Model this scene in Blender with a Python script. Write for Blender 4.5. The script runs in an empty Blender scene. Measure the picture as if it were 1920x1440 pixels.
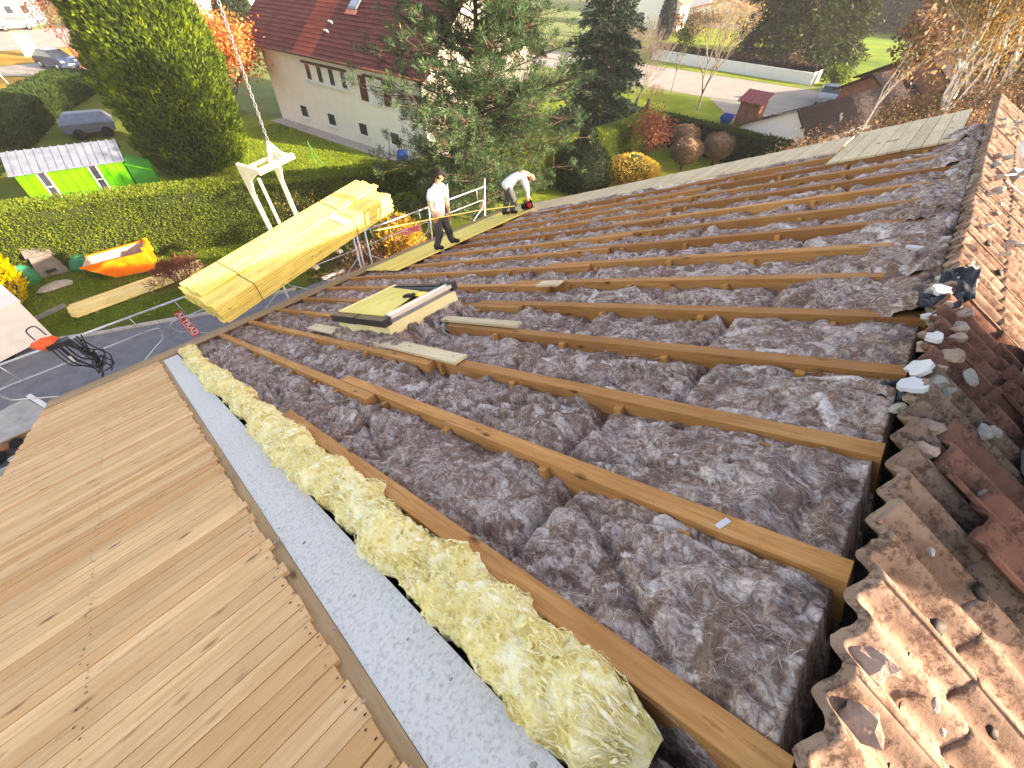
import bpy, math, random
import numpy as np
from mathutils import Matrix, Vector
random.seed(7); rng = np.random.default_rng(11)
R = math.radians
sc = bpy.context.scene; col = sc.collection
# ---------------------------------------------------------------- camera, sky, sun, exposure
cam_d = bpy.data.cameras.new('camera'); cam = bpy.data.objects.new('camera', cam_d); col.objects.link(cam)
cam_d.sensor_width = 36; cam_d.lens = 14.34; cam_d.clip_start = .05; cam_d.clip_end = 2000
RIGHT = Vector((.67146, -.74019, .03541)); DOWN = Vector((-.51749, -.50257, -.69255)); FWD = Vector((.53041, .44670, -.72050))
m3 = Matrix((RIGHT, -DOWN, -FWD)).transposed()
cam.matrix_world = Matrix.Translation((0, 0, 9)) @ m3.to_4x4()
sc.camera = cam
SUN_EL, SUN_AZ = R(18.0), math.atan2(.42, -.907)
world = bpy.data.worlds.new('World'); sc.world = world; world.use_nodes = True
wn = world.node_tree.nodes; wl = world.node_tree.links; wn.clear()
sky = wn.new('ShaderNodeTexSky'); sky.sky_type = 'NISHITA'; sky.sun_disc = False
sky.sun_elevation = SUN_EL; sky.sun_rotation = SUN_AZ; sky.altitude = 600; sky.air_density = 1.0; sky.dust_density = 2.5; sky.ozone_density = 1.0
bg = wn.new('ShaderNodeBackground'); bg.inputs[1].default_value = .15
wo = wn.new('ShaderNodeOutputWorld'); wl.new(sky.outputs[0], bg.inputs[0]); wl.new(bg.outputs[0], wo.inputs[0])
sl = bpy.data.lights.new('sun', 'SUN'); sl.energy = 4.7; sl.angle = R(.53); sl.color = (1, .95, .87)
so = bpy.data.objects.new('sun', sl); col.objects.link(so)
S = Vector((math.sin(SUN_AZ) * math.cos(SUN_EL), math.cos(SUN_AZ) * math.cos(SUN_EL), math.sin(SUN_EL)))
so.rotation_euler = S.to_track_quat('Z', 'Y').to_euler(); so.location = S * 60
vs = sc.view_settings; vs.view_transform = 'Standard'; vs.look = 'None'; vs.exposure = 2.22; vs.gamma = 1.0; vs.use_curve_mapping = False
vs.use_white_balance = True; vs.white_balance_temperature = 8900; vs.white_balance_tint = 22

# ---------------------------------------------------------------- materials
MATS = {}
def nodes(name):
    m = bpy.data.materials.new(name); m.use_nodes = True; nt = m.node_tree
    b = nt.nodes['Principled BSDF']; MATS[name] = m
    return m, nt, b
def lin(c):   # sRGB 0-255 to linear
    return tuple((x / 255 / 12.92 if x / 255 <= .04045 else ((x / 255 + .055) / 1.055) ** 2.4) for x in c) + (1,)
def node(nt, t, **k):
    n = nt.nodes.new(t)
    for a, v in k.items():
        if a.startswith('i_'):
            key = a[2:]; key = int(key) if key.isdigit() else key
            n.inputs[key].default_value = v
        else: setattr(n, a, v)
    return n
def vec(nt, stretch=(1, 1, 1), rnd=True, coord='Object'):
    tc = node(nt, 'ShaderNodeTexCoord'); mp = node(nt, 'ShaderNodeMapping'); mp.inputs['Scale'].default_value = stretch
    nt.links.new(tc.outputs[coord], mp.inputs['Vector'])
    if not rnd: return mp.outputs[0]
    oi = node(nt, 'ShaderNodeObjectInfo'); mu = node(nt, 'ShaderNodeMath', operation='MULTIPLY', i_1=53.0)
    nt.links.new(oi.outputs['Random'], mu.inputs[0])
    ad = node(nt, 'ShaderNodeVectorMath', operation='ADD'); nt.links.new(mp.outputs[0], ad.inputs[0]); nt.links.new(mu.outputs[0], ad.inputs[1])
    return ad.outputs[0]
def ramp(nt, fac, stops):
    r = node(nt, 'ShaderNodeValToRGB'); e = r.color_ramp.elements
    while len(e) > 1: e.remove(e[0])
    e[0].position = stops[0][0]; e[0].color = stops[0][1]
    for p, c in stops[1:]:
        n = e.new(p); n.color = c
    nt.links.new(fac, r.inputs[0]); return r.outputs[0]
def noise(nt, v, scale, detail=5, rough=.6, dist=0):
    n = node(nt, 'ShaderNodeTexNoise'); n.inputs['Scale'].default_value = scale; n.inputs['Detail'].default_value = detail
    n.inputs['Roughness'].default_value = rough; n.inputs['Distortion'].default_value = dist
    nt.links.new(v, n.inputs['Vector']); return n.outputs[0]
def mixc(nt, fac, a, b, mode='MIX'):
    m = node(nt, 'ShaderNodeMix', data_type='RGBA', blend_type=mode)
    for s, x in ((m.inputs[0], fac), (m.inputs[6], a), (m.inputs[7], b)):
        if isinstance(x, (int, float, tuple)): s.default_value = x
        else: nt.links.new(x, s)
    return m.outputs[2]
def objval(nt, c, amt):
    oi = node(nt, 'ShaderNodeObjectInfo'); mr = node(nt, 'ShaderNodeMapRange', i_3=1 - amt, i_4=1 + amt)
    nt.links.new(oi.outputs['Random'], mr.inputs[0])
    return mixc(nt, 1.0, c, mr.outputs[0], 'MULTIPLY')
def bump(nt, b, h, s, d=.01):
    n = node(nt, 'ShaderNodeBump', i_0=s, i_1=d); nt.links.new(h, n.inputs['Height']); nt.links.new(n.outputs[0], b.inputs['Normal'])
def M(name, c1, c2=None, scale=4, rough=.8, bmp=0, bscale=None, stretch=(1, 1, 1), rnd=0.0, metal=0, spec=.3, lo=.3, hi=.7, bd=.01):
    m, nt, b = nodes(name); b.inputs['Roughness'].default_value = rough; b.inputs['Metallic'].default_value = metal
    b.inputs['Specular IOR Level'].default_value = spec
    v = vec(nt, stretch, rnd > 0)
    f = noise(nt, v, scale)
    c = ramp(nt, f, [(lo, lin(c1)), (hi, lin(c2 or c1))])
    if rnd: c = objval(nt, c, rnd)
    nt.links.new(c, b.inputs['Base Color'])
    if bmp: bump(nt, b, noise(nt, v, bscale or scale * 4), bmp, bd)
    return m
def wood(name, c1, c2, knot, rnd=.12, rough=.75, knots=True, stain=None):
    # grain runs along local X
    m, nt, b = nodes(name); b.inputs['Roughness'].default_value = rough; b.inputs['Specular IOR Level'].default_value = .25
    v = vec(nt, (1, 1, 1)); vg = vec(nt, (.9, 14, 14)); vk = vec(nt, (3.2, 9, 9))
    g1 = noise(nt, vg, 3.0, 8, .65, .6); g2 = noise(nt, v, 1.3, 3)
    c = ramp(nt, g1, [(.3, lin(c1)), (.72, lin(c2))])
    c = mixc(nt, ramp(nt, g2, [(.35, (0, 0, 0, 1)), (.7, (.5, .5, .5, 1))]), c, lin(tuple(x * .86 for x in c1)))
    if knots:
        vo = node(nt, 'ShaderNodeTexVoronoi'); vo.inputs['Scale'].default_value = 1.0; nt.links.new(vk, vo.inputs['Vector'])
        k = ramp(nt, vo.outputs['Distance'], [(.05, (1, 1, 1, 1)), (.17, (0, 0, 0, 1))])
        c = mixc(nt, k, c, lin(knot))
    if stain:
        oi = node(nt, 'ShaderNodeObjectInfo'); fr = node(nt, 'ShaderNodeMath', operation='MULTIPLY', i_1=7.31); f2 = node(nt, 'ShaderNodeMath', operation='FRACT'); nt.links.new(oi.outputs['Random'], fr.inputs[0]); nt.links.new(fr.outputs[0], f2.inputs[0])
        c = mixc(nt, ramp(nt, f2.outputs[0], [(.55, (0, 0, 0, 1)), (1.0, (.8, .8, .8, 1))]), c, lin(stain))
        sp = noise(nt, vec(nt, (2.5, 12, 12)), 2.2, 4, .7); c = mixc(nt, ramp(nt, sp, [(.63, (0, 0, 0, 1)), (.76, (.75, .75, .75, 1))]), c, lin(knot))
    c = objval(nt, c, rnd)
    nt.links.new(c, b.inputs['Base Color']); bump(nt, b, g1, .35, .003)
    return m
def leaf(name, cols, trans=.3, rough=.6, isl=.65):
    m, nt, b = nodes(name); b.inputs['Roughness'].default_value = rough; b.inputs['Specular IOR Level'].default_value = .15
    g = node(nt, 'ShaderNodeNewGeometry'); n = len(cols)
    tc = vec(nt, (1, 1, 1), False); big = noise(nt, tc, .55, 3)
    ad = node(nt, 'ShaderNodeMath', operation='MULTIPLY_ADD', i_1=isl); nt.links.new(g.outputs['Random Per Island'], ad.inputs[0])
    sb = node(nt, 'ShaderNodeMath', operation='MULTIPLY_ADD', i_1=1.5, i_2=-.58); nt.links.new(big, sb.inputs[0]); nt.links.new(sb.outputs[0], ad.inputs[2])
    c = ramp(nt, ad.outputs[0], [(i / (n - 1), lin(x)) for i, x in enumerate(cols)])
    nt.links.new(c, b.inputs['Base Color'])
    tr = node(nt, 'ShaderNodeBsdfTranslucent'); nt.links.new(c, tr.inputs[0])
    mx = node(nt, 'ShaderNodeMixShader', i_0=trans); nt.links.new(b.outputs[0], mx.inputs[1]); nt.links.new(tr.outputs[0], mx.inputs[2])
    nt.links.new(mx.outputs[0], nt.nodes['Material Output'].inputs[0])
    return m
def wool(name, dark, mid, light, su=46, sv=9):
    m, nt, b = nodes(name); b.inputs['Roughness'].default_value = 1; b.inputs['Specular IOR Level'].default_value = .03
    v = vec(nt, (1, 1, 1), False); at = node(nt, 'ShaderNodeAttribute', attribute_name='tone')
    wp = node(nt, 'ShaderNodeTexNoise'); wp.inputs['Scale'].default_value = 7; wp.inputs['Detail'].default_value = 4; nt.links.new(v, wp.inputs['Vector'])
    sc_ = node(nt, 'ShaderNodeVectorMath', operation='SCALE', i_3=.34); nt.links.new(wp.outputs['Color'], sc_.inputs[0])
    ad = node(nt, 'ShaderNodeVectorMath', operation='ADD'); nt.links.new(v, ad.inputs[0]); nt.links.new(sc_.outputs[0], ad.inputs[1])
    mp = node(nt, 'ShaderNodeMapping'); mp.inputs['Scale'].default_value = (su, sv, su); nt.links.new(ad.outputs[0], mp.inputs['Vector'])
    st = noise(nt, mp.outputs[0], 1.0, 6, .62); n1 = noise(nt, v, 5.5, 6, .65, .8)
    def mad(x, k, y):
        q = node(nt, 'ShaderNodeMath', operation='MULTIPLY_ADD', i_1=k); nt.links.new(x, q.inputs[0]); nt.links.new(y, q.inputs[2]); return q.outputs[0]
    t = mad(st, 1.0, at.outputs['Fac']); t = mad(n1, .30, t)
    mr = node(nt, 'ShaderNodeMapRange', i_1=.72, i_2=1.42); nt.links.new(t, mr.inputs[0])
    c = ramp(nt, mr.outputs[0], [(.05, lin(dark)), (.5, lin(mid)), (1.0, lin(light))])
    nt.links.new(c, b.inputs['Base Color'])
    bump(nt, b, st, .8, .008)
    return m
M('asphalt', (98, 100, 106), (120, 121, 125), 3, .9, .4, 160)
M('concrete_strip', (180, 178, 174), (212, 210, 206), 60, .95, .7, 140, lo=.32, hi=.52)
M('concrete', (150, 146, 140), (178, 174, 167), 3, .95, .4, 60)
M('render_wall', (222, 214, 198), (230, 223, 209), 2, .95, .25, 120)
M('white_wall', (215, 213, 210), (225, 223, 220), 2, .95)
wood('old_board', (208, 158, 108), (235, 195, 150), (104, 62, 34), .09, stain=(190, 134, 82))
wood('far_board', (190, 168, 134), (220, 202, 170), (120, 95, 65), .1)
wood('rafter_wood', (164, 106, 56), (206, 152, 96), (84, 48, 26), .15, stain=(138, 88, 50))
wood('cleat_wood', (180, 122, 62), (210, 156, 92), (96, 58, 30), .1)
wood('yellow_board', (226, 200, 92), (246, 232, 150), (180, 136, 56), .10)
wood('new_board', (220, 196, 128), (238, 218, 160), (160, 120, 60), .08)
wood('grey_board', (150, 118, 86), (178, 148, 112), (100, 74, 50), .12)
wool('grey_wool', (70, 52, 45), (134, 110, 99), (214, 202, 196))
wool('yellow_wool', (196, 162, 84), (240, 222, 150), (254, 247, 214), 40, 16)
M('mortar', (128, 122, 112), (168, 162, 152), 14, .95, .8, 50, rnd=.12)
M('mortar_dark', (136, 110, 96), (182, 158, 142), 14, .95, .8, 60, rnd=.12)
M('black_plastic', (28, 30, 34), (46, 50, 56), 6, .45)
M('galv', (168, 176, 182), (190, 196, 202), 8, .4, metal=.6, spec=.5)
M('galv_dark', (110, 114, 118), (138, 142, 146), 8, .5, metal=.5)
M('alu', (205, 208, 210), (222, 224, 226), 6, .3, metal=.8)
M('white_paint', (206, 204, 198), (220, 218, 212), 3, .5)
M('cream_paint', (216, 206, 176), (232, 224, 198), 3, .5, rnd=.02)
M('foam', (226, 210, 150), (240, 228, 176), 5, .8, rnd=.03)
M('orange_paint', (222, 96, 18), (244, 130, 30), 3, .5)
M('orange_red', (200, 74, 34), (226, 96, 48), 3, .55)
M('hopper_inside', (150, 122, 112), (186, 160, 146), 4, .8)
M('red_paint', (176, 30, 34), (200, 40, 44), 4, .5)
M('dark_fabric', (64, 64, 66), (86, 86, 88), 12, .95, rnd=.05)
M('knee_black', (18, 19, 21), (30, 31, 34), 10, .9)
M('boot', (30, 27, 25), (52, 46, 42), 10, .7)
M('shirt', (205, 205, 210), (222, 222, 226), 5, .95, .3, 14, bd=.02)
M('skin_tone', (176, 120, 92), (200, 146, 116), 8, .6)
M('hair', (40, 30, 24), (62, 48, 38), 20, .8)
M('green_tarp', (16, 96, 70), (30, 122, 88), 4, .6, .6, 8)
M('grey_plastic', (88, 84, 82), (112, 108, 104), 4, .7)
M('shed_green', (52, 160, 8), (66, 176, 14), 2, .5)
M('shed_dark_green', (18, 110, 30), (26, 128, 38), 2, .6)
M('shed_roof', (96, 106, 120), (118, 128, 142), 3, .5, metal=.2)
M('glass', (40, 46, 54), (52, 58, 66), 2, .08, spec=.6)
M('sky_glass', (120, 140, 160), (140, 160, 178), 2, .1, spec=.6)
M('shutter_brown', (72, 42, 28), (96, 60, 40), 3, .7)
M('wood_brown', (120, 76, 58), (146, 98, 76), 3, .8)
M('red_metal', (116, 40, 48), (142, 58, 64), 3, .5)
M('blue_plastic', (20, 70, 160), (30, 86, 180), 3, .5)
M('bark', (62, 50, 42), (92, 76, 64), 6, .95, .8, 20, stretch=(1, 1, .25))
M('bark_grey', (112, 102, 92), (142, 132, 120), 6, .95, .5, 20, stretch=(1, 1, .3))
M('bark_birch', (176, 168, 156), (226, 220, 210), 5, .85, lo=.42, hi=.5)
M('twig_red', (96, 52, 44), (128, 74, 62), 5, .9)
M('twig_brown', (128, 98, 78), (160, 130, 104), 5, .9)
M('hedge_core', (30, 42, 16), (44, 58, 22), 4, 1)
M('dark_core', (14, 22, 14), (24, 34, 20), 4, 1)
M('car_blue', (42, 56, 84), (46, 60, 90), 2, .25, spec=.6)
M('car_white', (214, 216, 218), (224, 226, 228), 2, .25, spec=.6)
M('car_silver', (150, 160, 168), (160, 170, 178), 2, .25, spec=.6)
M('tyre', (22, 22, 23), (32, 32, 34), 8, .9)
M('pale_blue', (84, 94, 110), (106, 116, 132), 3, .5)
M('paper', (186, 186, 186), (206, 206, 206), 6, .8)
M('gravel_soil', (84, 66, 52), (126, 104, 84), 10, .95, .8, 60)
M('roof_orange', (176, 104, 82), (196, 124, 98), 2, .9, .4, 20)
M('chimney_render', (170, 160, 148), (190, 180, 168), 4, .95, .5, 60)
M('lead', (70, 74, 80), (96, 100, 106), 6, .5, metal=.3)
M('street_concrete', (126, 122, 116), (144, 140, 133), .6, .95, .3, 40)
M('horizon_grass', (80, 98, 44), (108, 122, 62), .35, 1)

def grass(name, cs, scale=.35):
    m, nt, b = nodes(name); b.inputs['Roughness'].default_value = 1; b.inputs['Specular IOR Level'].default_value = .1
    v = vec(nt, (1, 1, 1), False); n1 = noise(nt, v, scale, 4); n2 = noise(nt, v, 9, 6, .75); n3 = noise(nt, v, 45, 3, .7)
    a = node(nt, 'ShaderNodeMath', operation='MULTIPLY_ADD', i_1=.55); nt.links.new(n2, a.inputs[0])
    h = node(nt, 'ShaderNodeMath', operation='MULTIPLY', i_1=.6); nt.links.new(n1, h.inputs[0]); nt.links.new(h.outputs[0], a.inputs[2])
    n = len(cs); c = ramp(nt, a.outputs[0], [(.38 + .36 * i / (n - 1), lin(x)) for i, x in enumerate(cs)])
    nt.links.new(c, b.inputs['Base Color']); bump(nt, b, n3, .9, .04)
grass('lawn', [(78, 100, 26), (112, 132, 38), (142, 148, 58)])
grass('lawn_worn', [(70, 66, 34), (86, 100, 34), (118, 124, 52)])
grass('lawn_ochre', [(150, 108, 40), (176, 130, 52), (170, 146, 70)])
grass('meadow_grass', [(66, 92, 34), (92, 122, 46), (122, 146, 62)], .08)

def tile_mat(name, base, pale, moss):
    m, nt, b = nodes(name); b.inputs['Roughness'].default_value = .95; b.inputs['Specular IOR Level'].default_value = .1
    v = vec(nt, (1, 1, 1)); a = noise(nt, v, 5, 5); f = noise(nt, v, 55, 5, .75); g = noise(nt, v, 14, 4)
    c = ramp(nt, a, [(.35, lin(base)), (.65, lin(pale))])
    k = node(nt, 'ShaderNodeMath', operation='MULTIPLY'); nt.links.new(f, k.inputs[0]); nt.links.new(g, k.inputs[1])
    c = mixc(nt, ramp(nt, k.outputs[0], [(.24, (0, 0, 0, 1)), (.33, (.85, .85, .85, 1))]), c, lin(moss))
    c = objval(nt, c, .14); nt.links.new(c, b.inputs['Base Color']); bump(nt, b, f, .5, .006)
tile_mat('old_tile', (120, 98, 85), (156, 132, 115), (80, 61, 52))
tile_mat('red_tile', (112, 78, 66), (138, 100, 86), (84, 60, 52))
def course_mat(name, c1, c2, ax=2, scale=3.2, patch=None):
    # far tiled roofs: fine courses beyond what can be picked apart
    m, nt, b = nodes(name); b.inputs['Roughness'].default_value = .9; b.inputs['Specular IOR Level'].default_value = .15
    v = vec(nt, (1, 1, 1)); a = noise(nt, v, 1.2, 5); f = noise(nt, v, 25, 3)
    c = ramp(nt, a, [(.35, lin(c1)), (.65, lin(c2))]); c = objval(nt, c, .07); nt.links.new(c, b.inputs['Base Color']); bump(nt, b, f, .4, .02)
course_mat('house_tile', (78, 40, 39), (98, 52, 50)); course_mat('house_tile_red', (120, 56, 46), (134, 66, 54))
course_mat('garage_tile', (42, 35, 38), (54, 45, 48))
leaf('thuja_leaf', [(32, 48, 14), (58, 80, 20), (84, 108, 26), (122, 140, 36)], .2)
leaf('hedge_leaf', [(74, 92, 26), (92, 112, 32), (110, 128, 38), (158, 142, 82)], .25, .6, .42)
leaf('hedge_dark', [(26, 44, 18), (40, 62, 22), (58, 82, 28)], .2)
leaf('pine_leaf', [(26, 44, 30), (44, 70, 46), (68, 96, 62), (104, 128, 88)], .1)
leaf('spruce_leaf', [(22, 40, 36), (36, 58, 48), (58, 82, 66), (86, 104, 84)], .15)
leaf('fir_leaf', [(24, 38, 18), (44, 60, 26), (76, 88, 38)], .15)
leaf('forest_leaf', [(20, 32, 32), (30, 44, 40), (44, 58, 48)], .1)
leaf('gold_leaf', [(190, 150, 20), (224, 196, 20), (236, 216, 40)], .35)
leaf('orange_leaf', [(150, 80, 34), (196, 112, 56), (222, 146, 84), (206, 160, 116)], .35)
leaf('brown_leaf', [(78, 60, 48), (104, 80, 62), (128, 100, 74), (140, 110, 70)], .2)
leaf('birch_leaf', [(120, 90, 48), (146, 114, 60), (166, 136, 76)], .25)
leaf('ball_leaf', [(92, 72, 58), (124, 102, 82), (150, 126, 102)], .25)
leaf('goldbush_leaf', [(160, 128, 50), (196, 164, 70), (214, 186, 90)], .3)
leaf('red_shrub_leaf', [(92, 50, 38), (124, 74, 54), (144, 98, 70)], .25)
leaf('brown_hedge_leaf', [(42, 32, 30), (58, 46, 40), (74, 62, 50)], .15)
leaf('box_leaf', [(22, 36, 16), (36, 54, 22), (54, 74, 28)], .15)
leaf('grass_blade', [(70, 98, 20), (104, 132, 30), (142, 156, 52)], .3)

# ---------------------------------------------------------------- mesh helpers
class MB:
    def __init__(s): s.v = []; s.f = []
    def add(s, vs, fs):
        o = len(s.v); s.v += [tuple(map(float, p)) for p in vs]; s.f += [tuple(i + o for i in f) for f in fs]; return s
    def box(s, x0, x1, y0, y1, z0, z1, taper=None):
        return s.add([(x0, y0, z0), (x1, y0, z0), (x1, y1, z0), (x0, y1, z0), (x0, y0, z1), (x1, y0, z1), (x1, y1, z1), (x0, y1, z1)],
                     [(3, 2, 1, 0), (4, 5, 6, 7), (0, 1, 5, 4), (1, 2, 6, 5), (2, 3, 7, 6), (3, 0, 4, 7)])
    def beam(s, p, q, w, h, up=(0, 0, 1)):
        p, q = Vector(p), Vector(q); d = (q - p).normalized(); up = Vector(up)
        a = d.cross(up)
        if a.length < 1e-4: a = d.cross(Vector((1, 0, 0)))
        a.normalize(); b = a.cross(d).normalized(); a *= w / 2; b *= h / 2
        return s.add([p - a - b, p + a - b, p + a + b, p - a + b, q - a - b, q + a - b, q + a + b, q - a + b],
                     [(0, 1, 2, 3), (7, 6, 5, 4), (0, 4, 5, 1), (1, 5, 6, 2), (2, 6, 7, 3), (3, 7, 4, 0)])
    def tube(s, pts, r, n=8, cap=True):
        pts = [Vector(p) for p in pts]; k = len(pts); rs = r if isinstance(r, (list, tuple)) else [r] * k
        o = len(s.v); prev = None
        for i, p in enumerate(pts):
            d = (pts[min(i + 1, k - 1)] - pts[max(i - 1, 0)]).normalized()
            a = prev if prev is not None else (Vector((0, 0, 1)) if abs(d.z) < .9 else Vector((1, 0, 0)))
            a = (a - d * a.dot(d)).normalized(); prev = a; b = d.cross(a)
            for j in range(n):
                t = 2 * math.pi * j / n; s.v.append(tuple(p + (a * math.cos(t) + b * math.sin(t)) * rs[i]))
        for i in range(k - 1):
            for j in range(n):
                A = o + i * n + j; B = o + i * n + (j + 1) % n; s.f.append((A, B, B + n, A + n))
        if cap: s.f.append(tuple(o + j for j in range(n))[::-1]); s.f.append(tuple(o + (k - 1) * n + j for j in range(n)))
        return s
    def prism(s, poly, z0, z1):   # polygon in xy, ccw
        n = len(poly); o = len(s.v)
        s.v += [(x, y, z0) for x, y in poly] + [(x, y, z1) for x, y in poly]
        s.f.append(tuple(o + i for i in range(n))[::-1]); s.f.append(tuple(o + n + i for i in range(n)))
        for i in range(n): j = (i + 1) % n; s.f.append((o + i, o + j, o + n + j, o + n + i))
        return s
    def ico(s, c, r, sub=2, jit=0, sq=(1, 1, 1), seed=0):
        import bmesh
        bm = bmesh.new(); bmesh.ops.create_icosphere(bm, subdivisions=sub, radius=1.0); rn = random.Random(seed)
        o = len(s.v); ph = [rn.uniform(0, 6) for _ in range(6)]
        for v in bm.verts:
            p = v.co; k = 1 + jit * (math.sin(p.x * 3.1 + ph[0]) * math.sin(p.y * 2.7 + ph[1]) + .6 * math.sin(p.z * 4.3 + ph[2] + p.x * 2) + .5 * rn.uniform(-1, 1))
            s.v.append((c[0] + p.x * r * sq[0] * k, c[1] + p.y * r * sq[1] * k, c[2] + p.z * r * sq[2] * k))
        s.f += [tuple(o + v.index for v in f.verts) for f in bm.faces]; bm.free(); return s
    def lathe(s, prof, n=16, c=(0, 0, 0)):
        o = len(s.v); k = len(prof)
        for r, z in prof:
            for j in range(n): t = 2 * math.pi * j / n; s.v.append((c[0] + r * math.cos(t), c[1] + r * math.sin(t), c[2] + z))
        for i in range(k - 1):
            for j in range(n): A = o + i * n + j; B = o + i * n + (j + 1) % n; s.f.append((A, B, B + n, A + n))
        s.f.append(tuple(o + j for j in range(n))[::-1]); s.f.append(tuple(o + (k - 1) * n + j for j in range(n))); return s
    def mesh(s, name, mat, smooth=False):
        me = bpy.data.meshes.new(name); me.from_pydata(s.v, [], s.f); me.update()
        if mat: me.materials.append(MATS[mat])
        if smooth: me.polygons.foreach_set('use_smooth', [True] * len(me.polygons))
        return me
def np_mesh(name, V, F, mat, smooth=False, tone=None):
    # V (n,3), F (m,k) with k 3 or 4
    me = bpy.data.meshes.new(name); V = np.ascontiguousarray(V, dtype=np.float32); F = np.ascontiguousarray(F, dtype=np.int32); k = F.shape[1]
    me.vertices.add(len(V)); me.vertices.foreach_set('co', V.ravel())
    me.loops.add(F.size); me.loops.foreach_set('vertex_index', F.ravel())
    me.polygons.add(len(F)); me.polygons.foreach_set('loop_start', np.arange(0, F.size, k, dtype=np.int32)); me.polygons.foreach_set('loop_total', np.full(len(F), k, dtype=np.int32))
    if smooth: me.polygons.foreach_set('use_smooth', np.ones(len(F), dtype=bool))
    me.update(calc_edges=True); me.materials.append(MATS[mat])
    if tone is not None:
        a = me.attributes.new('tone', 'FLOAT', 'POINT'); a.data.foreach_set('value', np.ascontiguousarray(tone, dtype=np.float32))
    return me
def tag(o, label=None, cat=None, group=None, kind=None):
    if label: o['label'] = label
    if cat: o['category'] = cat
    if group: o['group'] = group
    if kind: o['kind'] = kind
    return o
def thing(name, loc, label, cat, group=None):
    o = bpy.data.objects.new(name, None); col.objects.link(o); o.location = loc; o.empty_display_size = .2
    return tag(o, label, cat, group)
def put(name, me, parent=None, pos=None, rot=None):
    """pos, rot in world terms; parents are unrotated unless stated"""
    o = bpy.data.objects.new(name, me); col.objects.link(o)
    if parent is not None: o.parent = parent
    mt = (rot.to_4x4() if rot is not None else Matrix.Identity(4))
    if pos is not None: mt = Matrix.Translation(Vector(pos)) @ mt
    o.matrix_basis = mt
    return o
def wput(name, mb, mat, parent, smooth=False):
    """mesh given in world coordinates, child of an unrotated parent"""
    if isinstance(mb, MB):
        l = wloc(parent); mb.v = [(x - l.x, y - l.y, z - l.z) for x, y, z in mb.v]; me = mb.mesh(name, mat, smooth)
    else: me = mb
    return put(name, me, parent)
def wloc(o):
    l = Vector((0, 0, 0))
    while o is not None: l = l + o.location; o = o.parent
    return l
def single(name, mb, mat, label, cat, group=None, smooth=False, base=None):
    """a thing that is one mesh, given in world coordinates; its origin is moved to its base"""
    vv = np.array(mb.v); b = base or (vv[:, 0].mean(), vv[:, 1].mean(), vv[:, 2].min())
    mb.v = [(x - b[0], y - b[1], z - b[2]) for x, y, z in mb.v]
    o = put(name, mb.mesh(name, mat, smooth), None, b); return tag(o, label, cat, group)
def struct(name, mb, mat):
    o = put(name, mb.mesh(name, mat)); o['kind'] = 'structure'; return o
# roof frame: u along the ridge, v down the slope, w off the slope
TH = R(25); O = Vector((0, -.558, 7.804)); D = Vector((0, math.cos(TH), -math.sin(TH))); Nn = Vector((0, math.sin(TH), math.cos(TH)))
RX = Matrix(((1, 0, 0), tuple(D), tuple(Nn))).transposed()          # local x,y,z -> u,v,w
RV = Matrix((tuple(D), (-1, 0, 0), tuple(Nn))).transposed()         # local x -> v (grain down the slope)
def rw(u, v, w=0): return O + Vector((u, 0, 0)) + D * v + Nn * w
def pnoise(x, y, seed=0):
    # gradient noise on arrays
    r = np.random.default_rng(seed); g = r.uniform(0, 2 * np.pi, (256, 256)); xi = np.floor(x).astype(int); yi = np.floor(y).astype(int); xf = x - xi; yf = y - yi
    def gr(ix, iy, dx, dy): a = g[ix & 255, iy & 255]; return np.cos(a) * dx + np.sin(a) * dy
    u = xf * xf * xf * (xf * (xf * 6 - 15) + 10); v = yf * yf * yf * (yf * (yf * 6 - 15) + 10)
    n00 = gr(xi, yi, xf, yf); n10 = gr(xi + 1, yi, xf - 1, yf); n01 = gr(xi, yi + 1, xf, yf - 1); n11 = gr(xi + 1, yi + 1, xf - 1, yf - 1)
    return (n00 * (1 - u) + n10 * u) * (1 - v) + (n01 * (1 - u) + n11 * u) * v
def fbm(x, y, o=4, seed=0):
    t = 0; a = 1
    for i in range(o): t = t + a * pnoise(x * 2 ** i, y * 2 ** i, seed + i); a *= .5
    return t
# ---------------------------------------------------------------- ground and roads
def sheet(name, pts, z, mat):
    return struct(name, MB().add([(x, y, z) for x, y in pts], [tuple(range(len(pts)))]), mat)
sheet('ground', [(-600, -600), (900, -600), (900, 900), (-600, 900)], -.012, 'horizon_grass')
dr = [(-30, 6), (14, 6), (14, 12.2), (6.6, 14.7), (4.6, 14.75), (3.2, 15.3), (1.8, 15.42), (.4, 16.1), (-.8, 16.65), (-2.2, 17.4), (-3.4, 18.0), (-9, 20.5), (-30, 28)]
sheet('driveway', dr, .0, 'asphalt')
sheet('garden_lawn', [(14, 12.2), (6.6, 14.7), (4.6, 14.75), (3.2, 15.3), (1.8, 15.42), (.4, 16.1), (-.8, 16.65), (-2.2, 17.4), (-3.4, 18.0), (-9, 20.5), (-9, 27), (-1.4, 23.4), (6, 20), (14, 15.6)][::-1], .004, 'lawn_worn')
sheet('house_lawn', [(-6, 25.5), (-1.3, 23.4), (6.2, 19.9), (13.5, 16), (24, 15), (24, 19.5), (16.6, 21.9), (15.2, 37.2), (10, 44), (-2, 43), (-6, 36)], .004, 'lawn')
sheet('side_lawn', [(12, 11), (33, 11), (33, 20), (24, 20), (16, 15)], .008, 'lawn')
sheet('terrace_lawn', [(11, -6), (32, -6), (32, 11), (11, 11)], .008, 'lawn')
sheet('corner_lawn', [(33, 14.3), (43.5, 13.4), (50.5, 18.0), (47, 26), (36, 28), (24, 30), (24, 20)], .008, 'lawn')
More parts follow.
